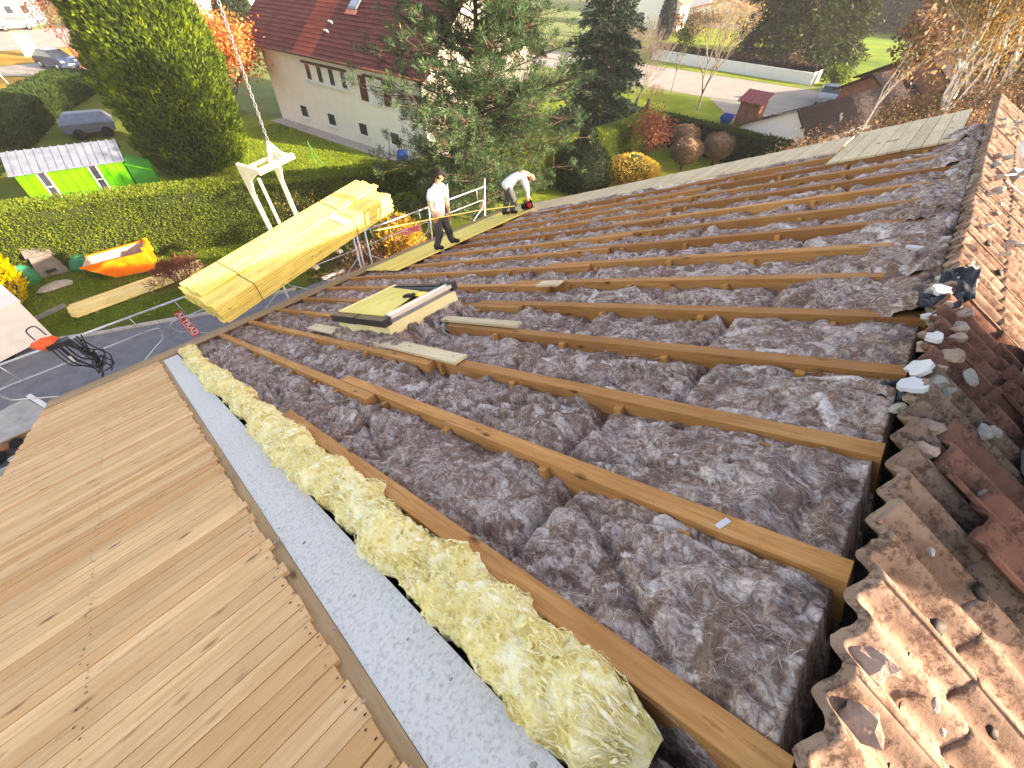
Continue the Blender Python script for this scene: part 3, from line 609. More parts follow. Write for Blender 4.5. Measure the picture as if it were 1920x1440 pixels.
def bay(i, u0, u1, v0, v1, label, rise=0.0, cover=False, dens=380, lowz=0.0, nrib=60):
    far = max(u0, 0); d0 = .0095 + .0016 * far; us = np.arange(u0, u1 + d0, d0 * 1.05); vs = vgrid(v0, v1, d0, .0024)
    U, V = np.meshgrid(us, vs, indexing='ij'); uc, hw = (u0 + u1) / 2, (u1 - u0) / 2
    base = -.106 + lowz + .036 * (1 - ((U - uc) / hw) ** 2) + .06 * fbm(U * 2.2 + i * 7, V * 1.5, 3, 40 + i) + .034 * fbm(U * 5 + i * 3, V * 3.2, 2, 90 + i)
    base += .05 * sstep(1.3, .35, V) + rise
    r = np.random.default_rng(500 + i)
    v = .9 + r.uniform(0, .4)
    while v < v1:       # butt joints and pressed-in creases
        vv = v + .06 * fbm(U * 4 + i, V * 0 + v, 2, 7); base -= .075 * np.exp(-((V - vv) / .03) ** 2); v += r.uniform(.9, 2.0)
    for k in range(26):
        cu, cv, a = r.uniform(u0, u1), r.uniform(v0, v1), r.normal(0, .4); dd = np.abs((U - cu) * math.cos(a) + (V - cv) * math.sin(a) + .03 * fbm(U * 6, V * 6, 2, k)); al = np.abs(-(U - cu) * math.sin(a) + (V - cv) * math.cos(a))
        base -= .045 * np.exp(-(dd / .02) ** 2) * sstep(.75, .2, al)
    if cover: base += (.05 + .07 * fbm(U * 7, V * 6, 3, 77 + i)) * sstep(.46, .16, V + .26 * fbm(U * 2.5, V * 2, 2, i))
    if i in (2, 3): base += .12 * sstep(1.5, 1.66, U) * sstep(2.95, 2.78, U) * sstep(3.7, 3.95, V) * sstep(5.75, 5.6, V)
    H = base - .028; T = np.full(U.shape, .38)
    stamp(us, vs, H, T, base, dens * .25, (.07, .17), (.025, .065), (.025, .055), 1000 + i)
    stamp(us, vs, H, T, base, dens * 1.8, (.05, .15), (.006, .017), (.006, .017), 2000 + i, .8, (-.022, .012), (.33, .58), .05, 1.5)
    stamp(us, vs, H, T, base, 7, (.08, .2), (.015, .035), (.012, .024), 2500 + i, .8, (.0, .014), (.52, .70), 0, 1.5)
    H += .005 * fbm(U * 26, V * 14, 3, 300 + i) + .003 * fbm(U * 70, V * 30, 2, 320 + i)
    if not cover: lim = -.012
    else: lim = .09
    for ur in UR:       # keep below the rafter tops where a rafter runs
        inside = ((U > ur - .005) & (U < ur + .092) & (V < 3.75)) | ((U > ur - .095) & (U < ur + .003) & (V >= 3.2))
        keep = inside & ~(cover & (V < .42)); H = np.where(keep, np.minimum(H, -.03), H)
    if not cover: H = np.minimum(H, .13 if i in (2, 3) else .03)
    H = np.where(V < v0 + .012, H - .16, H); Vq = V.copy()
    edge = v0 + .03 * fbm(U * 9, V * 0, 3, 600 + i); Vq = np.maximum(V, edge)
    P = np.stack([U, Vq, H], -1)
    # curtain at the ridge end
    c = P[:, :1].copy(); c[..., 2] -= .14; c[..., 1] -= .01; P2 = np.concatenate([c, P], 1); T2 = np.concatenate([T[:, :1], T], 1)
    o = put('wool_batt', np_mesh('wool_batt', P2.reshape(-1, 3), grid_faces(len(us), len(vs) + 1), 'grey_wool', True, T2.ravel()), None, O, RX)
    tag(o, label, 'insulation', 'grey wool batts between the rafters')
    n = int((u1 - u0) * (v1 - v0) * nrib)
    if n > 4:
        RV_, RF_, RT_ = ribbons(us, vs, P, n, (.03, .10), (.001, .0028), (.001, .012), 700 + i, (.4, .8))
        q_ = ribbons(us, vs, P, int((u1 - u0) * (v1 - v0) * (620 if i < 4 or i == 14 else 160)), (.025, .075), (.0010, .0024), (.002, .016), 750 + i, (.36, .58), 3, 1.5, (1.5, (2000 + i) % 17))
        RF_ = np.vstack([RF_, q_[1] + len(RV_)]); RV_ = np.vstack([RV_, q_[0]]); RT_ = np.concatenate([RT_, q_[2]])
        f = put('fibres', np_mesh('fibres', RV_, RF_, 'grey_wool', True, RT_), o); f['kind'] = 'stuff'
for i in range(13):
    lab = ('grey brown mineral wool filling the %s rafter bay from the boarded near gable' % ORD[i])
    bay(i, UR[i] + (.0 if i else .0), UR[i + 1] + .02, .09 if i < 4 else .06, 10.12, lab, cover=i >= 4, dens=430 - 14 * i, nrib=36 - 2 * i)
bay(13, UR[13] + .02, 8.5, .3, 9.9, 'narrow grey wool strip between the last rafter and the far gable boards', rise=.05, dens=300, nrib=20)
bay(14, .14, .40, .1, .5, 'short scrap of grey wool at the ridge end below the yellow wool', rise=-.03, dens=420, nrib=20)

# yellow wool over the gable wall
us = np.linspace(0, 1, 58); vs = vgrid(.33, 10.0, .009, .0022); U, V = np.meshgrid(us, vs, indexing='ij'); ARC = .42
base = .0 + .030 * fbm(U * 2, V * 2.2, 3, 21) + .055 * fbm(U * 1.5 + 4, V * 3.1, 3, 22) * sstep(.0, 1.5, V)
H = base - .03; T = np.full(U.shape, .4); us2 = us * ARC
stamp(us2, vs, H, T, base, 60, (.12, .26), (.06, .13), (.02, .05), 31, .5, (-.02, .01), (.3, .62), .1)
stamp(us2, vs, H, T, base, 300, (.04, .10), (.018, .05), (.014, .036), 32, 1.1, (-.022, .012), (.3, .66), .1)
stamp(us2, vs, H, T, base, 1300, (.018, .05), (.008, .022), (.008, .022), 35, 1.4, (-.006, .022), (.3, .66), .1)
H += .006 * fbm(U * 22, V * 40, 3, 33) + .012 * fbm(U * 5, V * 9, 3, 36)
wv = 1 + .35 * pnoise(V * 1.4, V * 0 + .5, 3); ph = np.pi * (1.04 - 1.08 * U)
cu = .272 + .045 * pnoise(V * 1.5, V * 0 + 7.5, 5) + .03 * pnoise(V * 5.3, V * 0 + 3.5, 6); ru = .105 * wv + H * 1.0; rwv = (.10 * wv) * (1 - .25 * sstep(4, 9, V)) + H
end = sstep(.31, .52, V) ** .6; ru *= .35 + .65 * end; rwv *= end
P = np.stack([cu + ru * np.cos(ph), V, -.055 + rwv * np.maximum(np.sin(ph), -.2)], -1)
yo = put('yellow_wool', np_mesh('yellow_wool', P.reshape(-1, 3), grid_faces(len(us), len(vs))[:, ::-1], 'yellow_wool', True, T.ravel()), None, O, RX)
tag(yo, 'torn roll of yellow glass wool packed along the top of the gable wall', 'insulation')
RV_, RF_, RT_ = ribbons(us, vs, P, 1100, (.03, .09), (.004, .014), (.003, .03), 34, (.35, .65), 6, 1.2)
q_ = ribbons(us, vs, P, 5000, (.025, .08), (.0015, .004), (.003, .028), 39, (.35, .65), 4, 1.5)
RF_ = np.vstack([RF_, q_[1] + len(RV_)]); RV_ = np.vstack([RV_, q_[0]]); RT_ = np.concatenate([RT_, q_[2]])
f = put('shreds', np_mesh('shreds', RV_, RF_, 'yellow_wool', True, RT_), yo); f['kind'] = 'stuff'
# crumbs of mortar along the edge of the concrete strip
for k in range(26):
    v = .3 + 3.2 * random.random() ** 1.5; lump('crumb', -.125 + random.uniform(-.03, .03) if k % 3 else random.uniform(-.08, .1), v, -.006 + .004, random.uniform(.004, .012), (1.2, 1, .5), random.choice(('mortar', 'mortar_dark')), 900 + k)

# ---------------------------------------------------------------- roof window
sk = thing('roof_window', tuple(rw(2.18, 4.7, .1)), 'roof window with white rails and black bars, half covered by a yellow sheet', 'window')
def sp(name, m, mat, par=None, smooth=False): 
    l = wloc(par or sk); return put(name, m.mesh(name, mat, smooth), par or sk, O - l, RX)
U0, U1, V0, V1, W1 = 1.76, 2.73, 4.15, 5.58, .25
b_ = MB()
for (a, b, c, d, fl) in ((U0, U0 + .05, V0, V1, (1, 0)), (U1 - .05, U1, V0, V1, (0, 0)), (U0 + .051, U1 - .051, V0, V0 + .05, (0, 1)), (U0 + .051, U1 - .051, V1 - .05, V1, (0, 0))): b_.box(a, b, c, d, -.06, W1 - .072)
fr = sp('frame', b_, 'foam')
sp('flange', MB().box(U0 - .05, U0 - .002, V0 - .03, V1 + .03, .03, .13), 'new_board', fr); sp('flange', MB().box(U0, U1, V0 - .06, V0 - .002, .03, .12), 'foam', fr)
sp('knot', MB().lathe([(.012, 0), (.012, .003)], 10, (U0 + .5, V0 - .004, .17)), 'black_plastic', fr)
sa = MB().box(U0 - .01, U0 + .07, V0, V1, W1 - .07, W1 - .01).box(U1 - .07, U1 + .01, V0, V1, W1 - .07, W1 - .01).box(U0 + .071, U1 - .071, V0, V0 + .07, W1 - .07, W1 - .01).box(U0 + .071, U1 - .071, V1 - .07, V1, W1 - .07, W1 - .01)
sp('sash', sa, 'galv_dark')
sp('pane', MB().box(U0 + .072, U1 - .072, V0 + .071, V1 - .071, W1 - .05, W1 - .03), 'glass')
bb = sp('bottom_bar', MB().box(U0 - .045, U0 + .05, V0 - .02, (V0 + V1) / 2 + .01, W1 - .075, W1 + .005).box(U0 - .05, U0 + .05, (V0 + V1) / 2 + .014, V1 + .03, W1 - .08, W1 + .012), 'black_plastic')
for v in (V0 - .035, V0 + .0): sp('side_rail', MB().box(U0 + .06, U1 - .03, v, v + .024, W1 - .02, W1 + .022), 'alu')
sp('side_rail', MB().box(U0 + .06, U1, V0 + .03, V0 + .09, W1 - .012, W1 + .03), 'alu'); sp('side_rail', MB().box(U0 + .06, U1, V1 - .06, V1 - .01, W1 - .012, W1 + .02), 'alu')
sp('top_bar', MB().box(U1 - .045, U1 + .03, V0 - .04, V0 + .2, W1 - .06, W1 + .035).box(U1 - .045, U1 + .02, V0 + .202, V1, W1 - .06, W1 + .012), 'black_plastic')
cv_ = MB().add([(U0 + .06, V0 + .1, W1 + .004), (U0 + .06, V1 - .07, W1 + .004), (U1 - .1, V1 - .07, W1 + .004), (U1 - .22, V0 + .42, W1 + .004), (U0 + .06, V0 + .1, W1 + .016), (U0 + .06, V1 - .07, W1 + .016), (U1 - .1, V1 - .07, W1 + .016), (U1 - .22, V0 + .42, W1 + .016)],
               [(0, 1, 2, 3), (7, 6, 5, 4), (0, 4, 5, 1), (1, 5, 6, 2), (2, 6, 7, 3), (3, 7, 4, 0)])
ys = tag(put('cover_sheet', cv_.mesh('cover_sheet', 'yellow_board'), None, O, RX), 'yellow sheet lying on the glass of the roof window', 'sheet')
tag(put('offcut', MB().box(-.035, .035, -.08, .08, 0, .03).mesh('offcut', 'boot'), None, rw(2.33, 4.52, W1 + .0165), RX @ Matrix.Rotation(.2, 3, 'Z')), 'small dark offcut lying on the yellow window sheet', 'offcut')
# ---------------------------------------------------------------- bundle of yellow boards hanging from the crane fork
PK = Vector((1.023, 7.698, 4.595)); yw, pt_, rl = .186, .118, .078
pd = Vector((math.cos(pt_) * math.cos(yw), math.cos(pt_) * math.sin(yw), math.sin(pt_))); ps0 = Vector((-math.sin(yw), math.cos(yw), 0)); pn0 = pd.cross(ps0)
ps = ps0 * math.cos(rl) + pn0 * math.sin(rl); pn = pd.cross(ps)
RP = Matrix((tuple(pd), tuple(ps), tuple(pn))).transposed()
def pk(a, b, c): return PK + pd * a + ps * b + pn * c
bun = thing('board_bundle', tuple(pk(2.2, .5, -.47)), 'strapped bundle of yellow boards hanging tilted from the crane fork', 'boards')
LAY, NBD, BT, BWW = 9, 7, .0515, .1445
pme = [MB().box(0, L, -BWW / 2 + .0015, BWW / 2 - .0015, -BT + .012, 0).mesh('board', 'yellow_board') for L in (4.46, 4.5, 4.54)]
for l in range(LAY):
    for b in range(NBD):
        if l == 0 and b < 3: continue
        put('board', random.choice(pme), bun, pk(random.uniform(-.04, .02) - (.05 if l % 2 else 0), .004 + BWW * (b + .5) + random.uniform(-.007, .007), .05 - BT * l) - bun.location, RP)
for a in (.75, 3.3):
    st = MB(); e = .008; top0, top1 = .012, .062
    prof = [(-e, -.42), (-e, top0 - .008), (3 * BWW - .01, top0 - .008), (3 * BWW - .01, top1 - .004), (1.02, top1 - .004), (1.02, -.42)]
    for (b0, c0), (b1, c1) in zip(prof, prof[1:]): st.beam(pk(a, b0, c0), pk(a, b1, c1), .016, .006, tuple(pd))
    wput('strap', st, 'black_plastic', bun)
put('end_paper', MB().box(0, .17, -.02, .5, .0, .004).mesh('end_paper', 'paper'), bun, pk(3.0, .0, .016) - bun.location, RP)
fk = thing('crane_fork', tuple(pk(2.4, 1.1, -.55)), 'cream painted crane pallet fork carrying the yellow boards', 'crane fork')
def fp(name, m, mat='cream_paint'): return wput(name, m, mat, fk)
MT = 1.32
for a in (2.05, 2.72):
    fp('mast', MB().beam(pk(a, 1.13, -.56), pk(a, 1.13, MT), .07, .06, tuple(ps)))
    fp('tine', MB().beam(pk(a, 1.10, -.53), pk(a, -.02, -.49), .1, .045, tuple(pn)))
    fp('arm', MB().beam(pk(a, 1.16, MT - .03), pk(a, .5, MT + .05), .06, .09, tuple(pn)))
    g_ = MB(); A = [pk(a - .02, 1.1, MT - .62), pk(a - .02, 1.1, MT - .06), pk(a - .02, .62, MT - .02), pk(a - .02, .95, MT - .24)]; B = [p + pd * .04 for p in A]
    g_.add(A + B, [(0, 1, 2, 3), (7, 6, 5, 4), (0, 4, 5, 1), (1, 5, 6, 2), (2, 6, 7, 3), (3, 7, 4, 0)]); fp('gusset', g_)
fp('mast', MB().beam(pk(2.3, 1.15, -.5), pk(2.3, 1.15, .95), .045, .045, tuple(ps)))
fp('crossbar', MB().beam(pk(2.0, .5, MT + .06), pk(2.78, .5, MT + .06), .08, .08, tuple(pn))); fp('crossbar', MB().beam(pk(2.06, 1.13, MT - .12), pk(2.71, 1.13, MT - .12), .05, .06, tuple(pn)))
fp('crossbar', MB().beam(pk(2.0, 1.14, -.5), pk(2.77, 1.14, -.5), .07, .09, tuple(pn)))
ey = pk(2.39, .5, MT + .1)
fp('lifting_eye', MB().tube([ey + Vector((.07 * math.cos(t), 0, .07 * math.sin(t) + .05)) for t in np.linspace(-.6, 3.75, 12)], .016, 6), 'galv_dark')
fp('shackle', MB().beam(pk(2.3, .5, MT + .1), ey + Vector((0, 0, .32)), .05, .05), 'cream_paint'); fp('shackle', MB().beam(pk(2.62, .5, MT + .1), ey + Vector((0, 0, .3)), .03, .05), 'cream_paint')
cn = thing('crane_chain', tuple(ey), 'rusty steel chain rising from the crane fork', 'chain')
lk = []
for k in range(130):
    z = .3 + k * .062; t = np.linspace(0, 2 * math.pi, 9)[:-1]; ax = Vector((1, 0, 0)) if k % 2 else Vector((0, 1, 0))
    pts = [Vector((0, 0, z + .042 * math.cos(q))) + ax * (.02 * math.sin(q)) for q in t]
    m_ = MB().tube(pts + pts[:1], .008, 5, False); m_.v = [(x + ey.x, y + ey.y, zz + ey.z) for x, y, zz in m_.v]
    wput('link', m_, 'galv_dark', cn, True)

# ---------------------------------------------------------------- scaffold with guard rails along the eave
scf = thing('scaffold', (4, 10, 0), 'galvanised scaffold with guard rails and deck along the eave', 'scaffold')
def sfp(name, m, mat='galv', sm=True): return wput(name, m, mat, scf, sm)
YR = 10.2; Z0, Z1 = 3.66, 3.24
def sm_path(pts, n=6):
    out = []; P_ = [Vector(p) for p in pts]; P_ = [P_[0]] + P_ + [P_[-1]]
    for i in range(1, len(P_) - 2):
        for t in np.linspace(0, 1, n, endpoint=False):
            a, b, c, d = P_[i - 1:i + 3]; out.append(.5 * ((2 * b) + (c - a) * t + (2 * a - 5 * b + 4 * c - d) * t * t + (3 * b - a - 3 * c + d) * t ** 3))
    return out + [P_[-2]]
XS = [-5.4, -2.55, .28, 2.9, 5.2, 7.75, 10.18]
for x0, x1 in zip(XS, XS[1:]):
    sfp('top_rail', MB().tube([(x0, YR, Z0), (x1, YR, Z0)], .023, 8)); sfp('mid_rail', MB().tube([(x0 + .25, YR, Z1), (x1 - .25, YR, Z1)], .015, 6))
    mx = (x0 + x1) / 2
    sfp('brace_rod', MB().tube(sm_path([(x0 + .3, YR, Z1), (x0 + .12, YR, Z1 - .03), (x0 + .13, YR, Z1 - .22), (x0 + .3, YR, Z1 - .37), (mx, YR, 2.35), (x1 - .3, YR, Z1 - .37), (x1 - .13, YR, Z1 - .22), (x1 - .12, YR, Z1 - .03), (x1 - .3, YR, Z1)]), .014, 6))
    for xx in (x0 + .42, x1 - .42): sfp('rail_strut', MB().tube([(xx, YR, Z0), (xx + .06, YR, Z1)], .009, 6))
for x in XS[3:]:
    sfp('post', MB().tube([(x, YR + .03, 0), (x, YR + .03, Z0 + (.24 if x > 6 else .1))], .024, 8)); 
for x in XS[:3]: sfp('post', MB().tube([(x, YR + .03, 0), (x, YR + .03, 2.1)], .024, 8))
for x in (5.05, 5.42): sfp('post', MB().tube([(x, YR - .05, 0), (x, YR - .05, 3.7)], .024, 8))
for x in (8.5,): sfp('post', MB().tube([(x, YR - .02, 1.9), (x, YR - .02, 4.15)], .022, 8))
for k in range(3):
    for s in range(6):
        sfp('deck_plank', MB().box(-6.2 + 2.75 * s, -6.2 + 2.75 * s + 2.73, 9.52 + .2 * k, 9.52 + .2 * k + .19, 2.06, 2.11), 'galv_dark', False)
sfp('toe_board', MB().box(-6.2, 10.3, 10.125, 10.15, 2.115, 2.27), 'grey_board', False); sfp('toe_board', MB().box(-6.2, -1.95, 9.47, 9.5, 2.06, 2.2), 'galv', False)
def text_mesh(body, size, mat, ext=.0015):
    cu = bpy.data.curves.new('lettering', 'FONT'); cu.body = body; cu.size = size; cu.align_x = 'CENTER'; cu.align_y = 'CENTER'; cu.extrude = ext; cu.offset = .002
    o = bpy.data.objects.new('lettering_tmp', cu); me = bpy.data.meshes.new_from_object(o); bpy.data.objects.remove(o); bpy.data.curves.remove(cu)
    me.materials.clear(); me.materials.append(MATS[mat]); return me
def sign(loc, rot, label, wmat, tmat):
    s = thing('scaffold_sign', loc, label, 'sign'); s.rotation_mode = 'QUATERNION'; s.rotation_quaternion = rot.to_quaternion()
    put('plate', MB().box(-.3, .3, -.085, .085, -.006, .006).mesh('plate', wmat), s)
    put('border', MB().box(-.285, .285, .066, .074, .0065, .008).box(-.285, .285, -.074, -.066, .0065, .008).mesh('border', tmat), s)
    put('lettering', text_mesh('ALTRAD', .15, tmat), s, (0, 0, .009))
    return s
M('sign_pink', (196, 120, 130), (214, 146, 152), 5, .6)
face = Vector((-.45, -.6, .66)).normalized()
def facing(n, xdir):
    z = Vector(n).normalized(); x = Vector(xdir); x = (x - z * x.dot(z)).normalized(); return Matrix((tuple(x), tuple(z.cross(x)), tuple(z))).transposed()
sign((.66, YR - .03, 3.08), facing((-.1, -.9, .45), (.12, .0, -1)), 'red scaffold sign with white letters hanging sideways above the driveway', 'red_paint', 'paper')
sign((6.92, YR - .04, 3.2), facing((-.35, -.9, .3), (1, -.1, 0)), 'faded red scaffold sign hanging level beside the standing worker', 'sign_pink', 'red_paint')
# coil of black cable with an orange plug box hung over the rail
cc = thing('cable_coil', (-1.2, YR, 2.75), 'coil of black cable with orange bag hung over the scaffold rail', 'cable')
rn = random.Random(5)
for k in range(9):
    a = -1.42 + .045 * k + rn.uniform(-.03, .03); b = -.98 + rn.uniform(-.1, .12); dz = 2.72 + rn.uniform(0, .35)
    wput('cable_loop', MB().tube(sm_path([(a, YR - .05, Z0 + .02), (a + .05, YR - .08 - rn.uniform(0, .1), 3.3), (a + .22, YR - .1, dz + .1), (b - .05, YR - .08 - rn.uniform(0, .12), dz), (b + .1, YR - .06, dz + .25), (b + .02, YR - .05, 3.3), (a + .12, YR - .04, Z0 + .03)]), .013, 6), 'black_plastic', cc, True)
wput('orange_bag', MB().ico((-1.42, YR + .1, Z0 + .02), .19, 2, .12, (1.1, .75, .7), 3), 'orange_red', cc, True)
wput('bag_handle', MB().tube(sm_path([(-1.52, YR + .22, Z0 + .1), (-1.54, YR + .4, Z0 + .22), (-1.4, YR + .42, Z0 + .24), (-1.34, YR + .22, Z0 + .12)]), .012, 6), 'black_plastic', cc, True)
wput('black_flap', MB().box(-1.45, -1.1, YR - .08, YR + .06, Z0 - .05, Z0 + .045), 'black_plastic', cc); wput('tag_label', MB().box(-1.3, -1.26, YR - .14, YR - .13, 3.28, 3.42), 'paper', cc)
# things left on the scaffold deck
bag = thing('tool_bag', (-3.15, 9.85, 2.11), 'dark tool bag with brown cloth lying on the scaffold deck', 'bag')
wput('bag_body', MB().ico((-3.2, 9.82, 2.22), .17, 2, .12, (1.2, .9, .62), 1), 'knee_black', bag, True); wput('cloth', MB().ico((-3.02, 9.98, 2.25), .14, 2, .1, (1.1, .7, .6), 2), 'wood_brown', bag, True)
wput('bag_pocket', MB().ico((-2.82, 9.98, 2.23), .12, 2, .1, (1.0, .9, .8), 4), 'knee_black', bag, True)
tp = thing('tape_roll', (-2.98, 9.7, 2.112), 'white tape roll lying beside the dark tool bag', 'tape')
wput('roll', MB().lathe([(.03, 0), (.06, 0), (.06, .05), (.03, .05), (.03, 0)], 18, (-2.98, 9.7, 2.115)), 'paper', tp, True)
gl = thing('nail_gun', (-2.45, 9.9, 2.11), 'dark nail gun lying on the scaffold deck by the roof corner', 'tool')
wput('body', MB().beam((-2.6, 9.95, 2.2), (-2.25, 9.98, 2.2), .11, .13), 'car_blue', gl); wput('handle', MB().beam((-2.36, 9.95, 2.19), (-2.36, 9.72, 2.15), .05, .06), 'knee_black', gl); wput('magazine', MB().beam((-2.58, 9.93, 2.17), (-2.4, 9.74, 2.14), .04, .05), 'knee_black', gl); wput('nose', MB().beam((-2.72, 9.945, 2.19), (-2.6, 9.95, 2.19), .04, .05), 'white_paint', gl)

# ---------------------------------------------------------------- people
def skin(name, V, E, Rr, mat, parent, root=0, sub=2):
    l = wloc(parent); me = bpy.data.meshes.new(name); me.from_pydata([tuple(Vector(v) - l) for v in V], E, []); me.materials.append(MATS[mat])
    o = put(name, me, parent); md = o.modifiers.new('skin', 'SKIN'); md.use_smooth_shade = True; md.branch_smoothing = .6
    if not me.skin_vertices: bpy.context.view_layer.update()
    sv = me.skin_vertices[0].data
    for i, r in enumerate(Rr): sv[i].radius = (r, r) if not isinstance(r, tuple) else r; sv[i].use_root = (i == root)
    if sub: s = o.modifiers.new('sub', 'SUBSURF'); s.levels = sub; s.render_levels = sub
    return o
def lerp(a, b, t): return Vector(a) * (1 - t) + Vector(b) * t
def person(label, J, cap_fwd, long_sleeve, base, grip):
    p = thing('person', base, label, 'person')
    J = {k: Vector(v) for k, v in J.items()}
    # body: one continuous surface
    V, E, Rr = [], [], []
    def a(v, r, par=None):
        V.append(Vector(v)); Rr.append(r * 1.1 if not isinstance(r, tuple) else r); i = len(V) - 1
        if par is not None: E.append((par, i))
        return i
    pe = a(J['pelvis'], .10); wa = a(lerp(J['pelvis'], J['chest'], .5), .095, pe); chs = a(J['chest'], .115, wa); nk = a(J['neck'], .06, chs)
    h0 = a(lerp(J['neck'], J['head'], .6), .056, nk); a(J['head'], .05, h0)
    for s in 'AB':
        sh = a(J['sh' + s], .052, chs); el = a(J['el' + s], .042, sh); fo = a(lerp(J['el' + s], J['ha' + s], .35), .042, el); wr = a(J['ha' + s], .027, fo)
        hd = (J['ha' + s] - J['el' + s]).normalized(); pm = a(J['ha' + s] + hd * .07, (.042, .022), wr)
        sd = hd.cross(Vector(grip)).normalized()
        for q, L in ((-.03, .062), (-.01, .075), (.012, .07), (.032, .055)):
            f0 = a(J['ha' + s] + hd * .095 + sd * q, .0095, pm); f1 = a(J['ha' + s] + hd * (.095 + L * .55) + sd * q + Vector(grip) * .012, .0085, f0); a(J['ha' + s] + hd * (.095 + L * .6) + sd * q + Vector(grip) * .045, .0075, f1)
        t0 = a(J['ha' + s] + hd * .035 + sd * .045, .011, wr); a(J['ha' + s] + hd * .07 + sd * .06 + Vector(grip) * .03, .009, t0)
        hp_ = a(J['hip' + s], .095, pe); kn = a(J['kn' + s], .06, hp_); ca = a(lerp(J['kn' + s], J['an' + s], .35), .058, kn); an_ = a(J['an' + s], .024, ca); a(lerp(J['an' + s], J['to' + s], .6), .025, an_)
    bo = skin('body', V, E, Rr, 'skin_tone', p); bpy.context.view_layer.update()
    me = bpy.data.meshes.new_from_object(bo.evaluated_get(bpy.context.evaluated_depsgraph_get())); bo.modifiers.clear()
    hb_ = MB(); hb_.v = [tuple(v.co) for v in me.vertices]; hb_.f = [tuple(f.vertices) for f in me.polygons]
    cf = Vector(cap_fwd).normalized(); up = (J['head'] - J['neck']).normalized(); up = (up - cf * up.dot(cf)).normalized(); sd = cf.cross(up).normalized(); hc = J['head'] - wloc(p)
    hd_ = MB().ico((0, 0, 0), 1, 3)
    for x, y, z in hd_.v:      # x side, y forward, z up on the unit head
        w = .078 * (1 - .22 * max(0, -z) ** 1.5); d = .098 * (1 - .10 * max(0, -z)); k = Vector((x * w, y * d, z * .118))
        if y > .75: k.y += .022 * math.exp(-((x / .14) ** 2 + ((z + .12) / .22) ** 2)) - .010 * math.exp(-(((abs(x) - .38) / .2) ** 2 + ((z - .12) / .16) ** 2))
        if y > .5 and z < -.6: k.y += .010
        hb_.v.append(tuple(hc + sd * k.x + cf * k.y + up * k.z))
    o0 = len(me.vertices); hb_.f += [tuple(o0 + i for i in f) for f in hd_.f]
    bo.data = hb_.mesh('body', 'skin_tone', True)
    for q in (-1, 1):
        wput('eye', MB().ico(tuple(J['head'] + sd * .03 * q + cf * .083 + up * .014), .011, 1), 'hair', p, True)
    wput('mouth', MB().beam(J['head'] - up * .062 + cf * .0925 - sd * .022, J['head'] - up * .062 + cf * .0925 + sd * .022, .006, .008), 'red_paint', p)
    # shirt
    V, E, Rr = [], [], []
    c0 = a(lerp(J['pelvis'], J['chest'], -.38), .145); c0 = a(lerp(J['pelvis'], J['chest'], .1), .148, c0); c1 = a(lerp(J['pelvis'], J['chest'], .55), .15, c0); c2 = a(J['chest'], .165, c1); a(lerp(J['chest'], J['neck'], 1.02), .078, c2)
    for s in 'AB':
        s0 = a(lerp(J['chest'], J['sh' + s], .98), .094, c2); s1 = a(lerp(J['sh' + s], J['el' + s], .35), .082, s0); s1 = a(lerp(J['sh' + s], J['el' + s], .78), .07, s1)
        if long_sleeve: s2 = a(J['el' + s], .056, s1); a(lerp(J['el' + s], J['ha' + s], .85), .043, s2)
    skin('shirt', V, E, Rr, 'shirt', p)
    # trousers
    V, E, Rr = [], [], []
    c0 = a(lerp(J['pelvis'], J['chest'], .32), .132); c1 = a(J['pelvis'] - Vector((0, 0, .03)), .138, c0)
    for s in 'AB':
        k0 = a(lerp(J['hip' + s], J['kn' + s], .2), .108, c1); k1 = a(J['kn' + s], .078, k0); k2 = a(lerp(J['kn' + s], J['an' + s], .5), .074, k1); a(lerp(J['kn' + s], J['an' + s], .93), .062, k2)
    skin('trousers', V, E, Rr, 'dark_fabric', p)
    for s in 'AB':
        skin('knee_pad', [lerp(J['hip' + s], J['kn' + s], .82), J['kn' + s] + Vector(cap_fwd) * .012, lerp(J['kn' + s], J['an' + s], .45)], [(0, 1), (1, 2)], [.07, .083, .077], 'knee_black', p)
        d = (J['to' + s] - J['an' + s]); skin('boot', [J['an' + s] + Vector((0, 0, .13)), J['an' + s] + Vector((0, 0, .005)), J['an' + s] - d * .3 + Vector((0, 0, -.015)), J['an' + s] + d * .45 + Vector((0, 0, .0)), J['to' + s]], [(0, 1), (1, 2), (1, 3), (3, 4)], [.075, .075, .05, .062, .05], 'boot', p, 1)
    top = J['head'] + up * .052
    def shell(z0, z1, sx, sy, grow, name, mat, back=0):
        m_ = MB(); n = 20; rows = 7
        for i in range(rows):
            z = z0 + (z1 - z0) * i / (rows - 1); r_ = math.sqrt(max(0, 1 - ((z) / .128) ** 2)) if z > 0 else 1
            for j in range(n): t = 2 * math.pi * j / n; m_.v.append(tuple(J['head'] + sd * (sx * r_ * math.cos(t)) + cf * (sy * r_ * math.sin(t) - back) + up * z))
        for i in range(rows - 1):
            for j in range(n): A = i * n + j; B = i * n + (j + 1) % n; m_.f.append((A, B, B + n, A + n))
        m_.f.append(tuple((rows - 1) * n + j for j in range(n))); wput(name, m_, mat, p, True)
    shell(-.045, .06, .080, .092, 1, 'hair', 'hair', .014); shell(.035, .124, .088, .108, 1, 'cap', 'knee_black')
    bm_ = MB()
    for k in range(7):
        t = (k - 3) / 3; e0 = top + cf * (.085 - .04 * t * t) + sd * (.085 * t) - up * .014; e1 = top + cf * (.185 - .055 * t * t) + sd * (.075 * t) - up * (.035 + .01 * t * t)
        bm_.v += [tuple(e0), tuple(e1), tuple(e0 + up * .008), tuple(e1 + up * .006)]
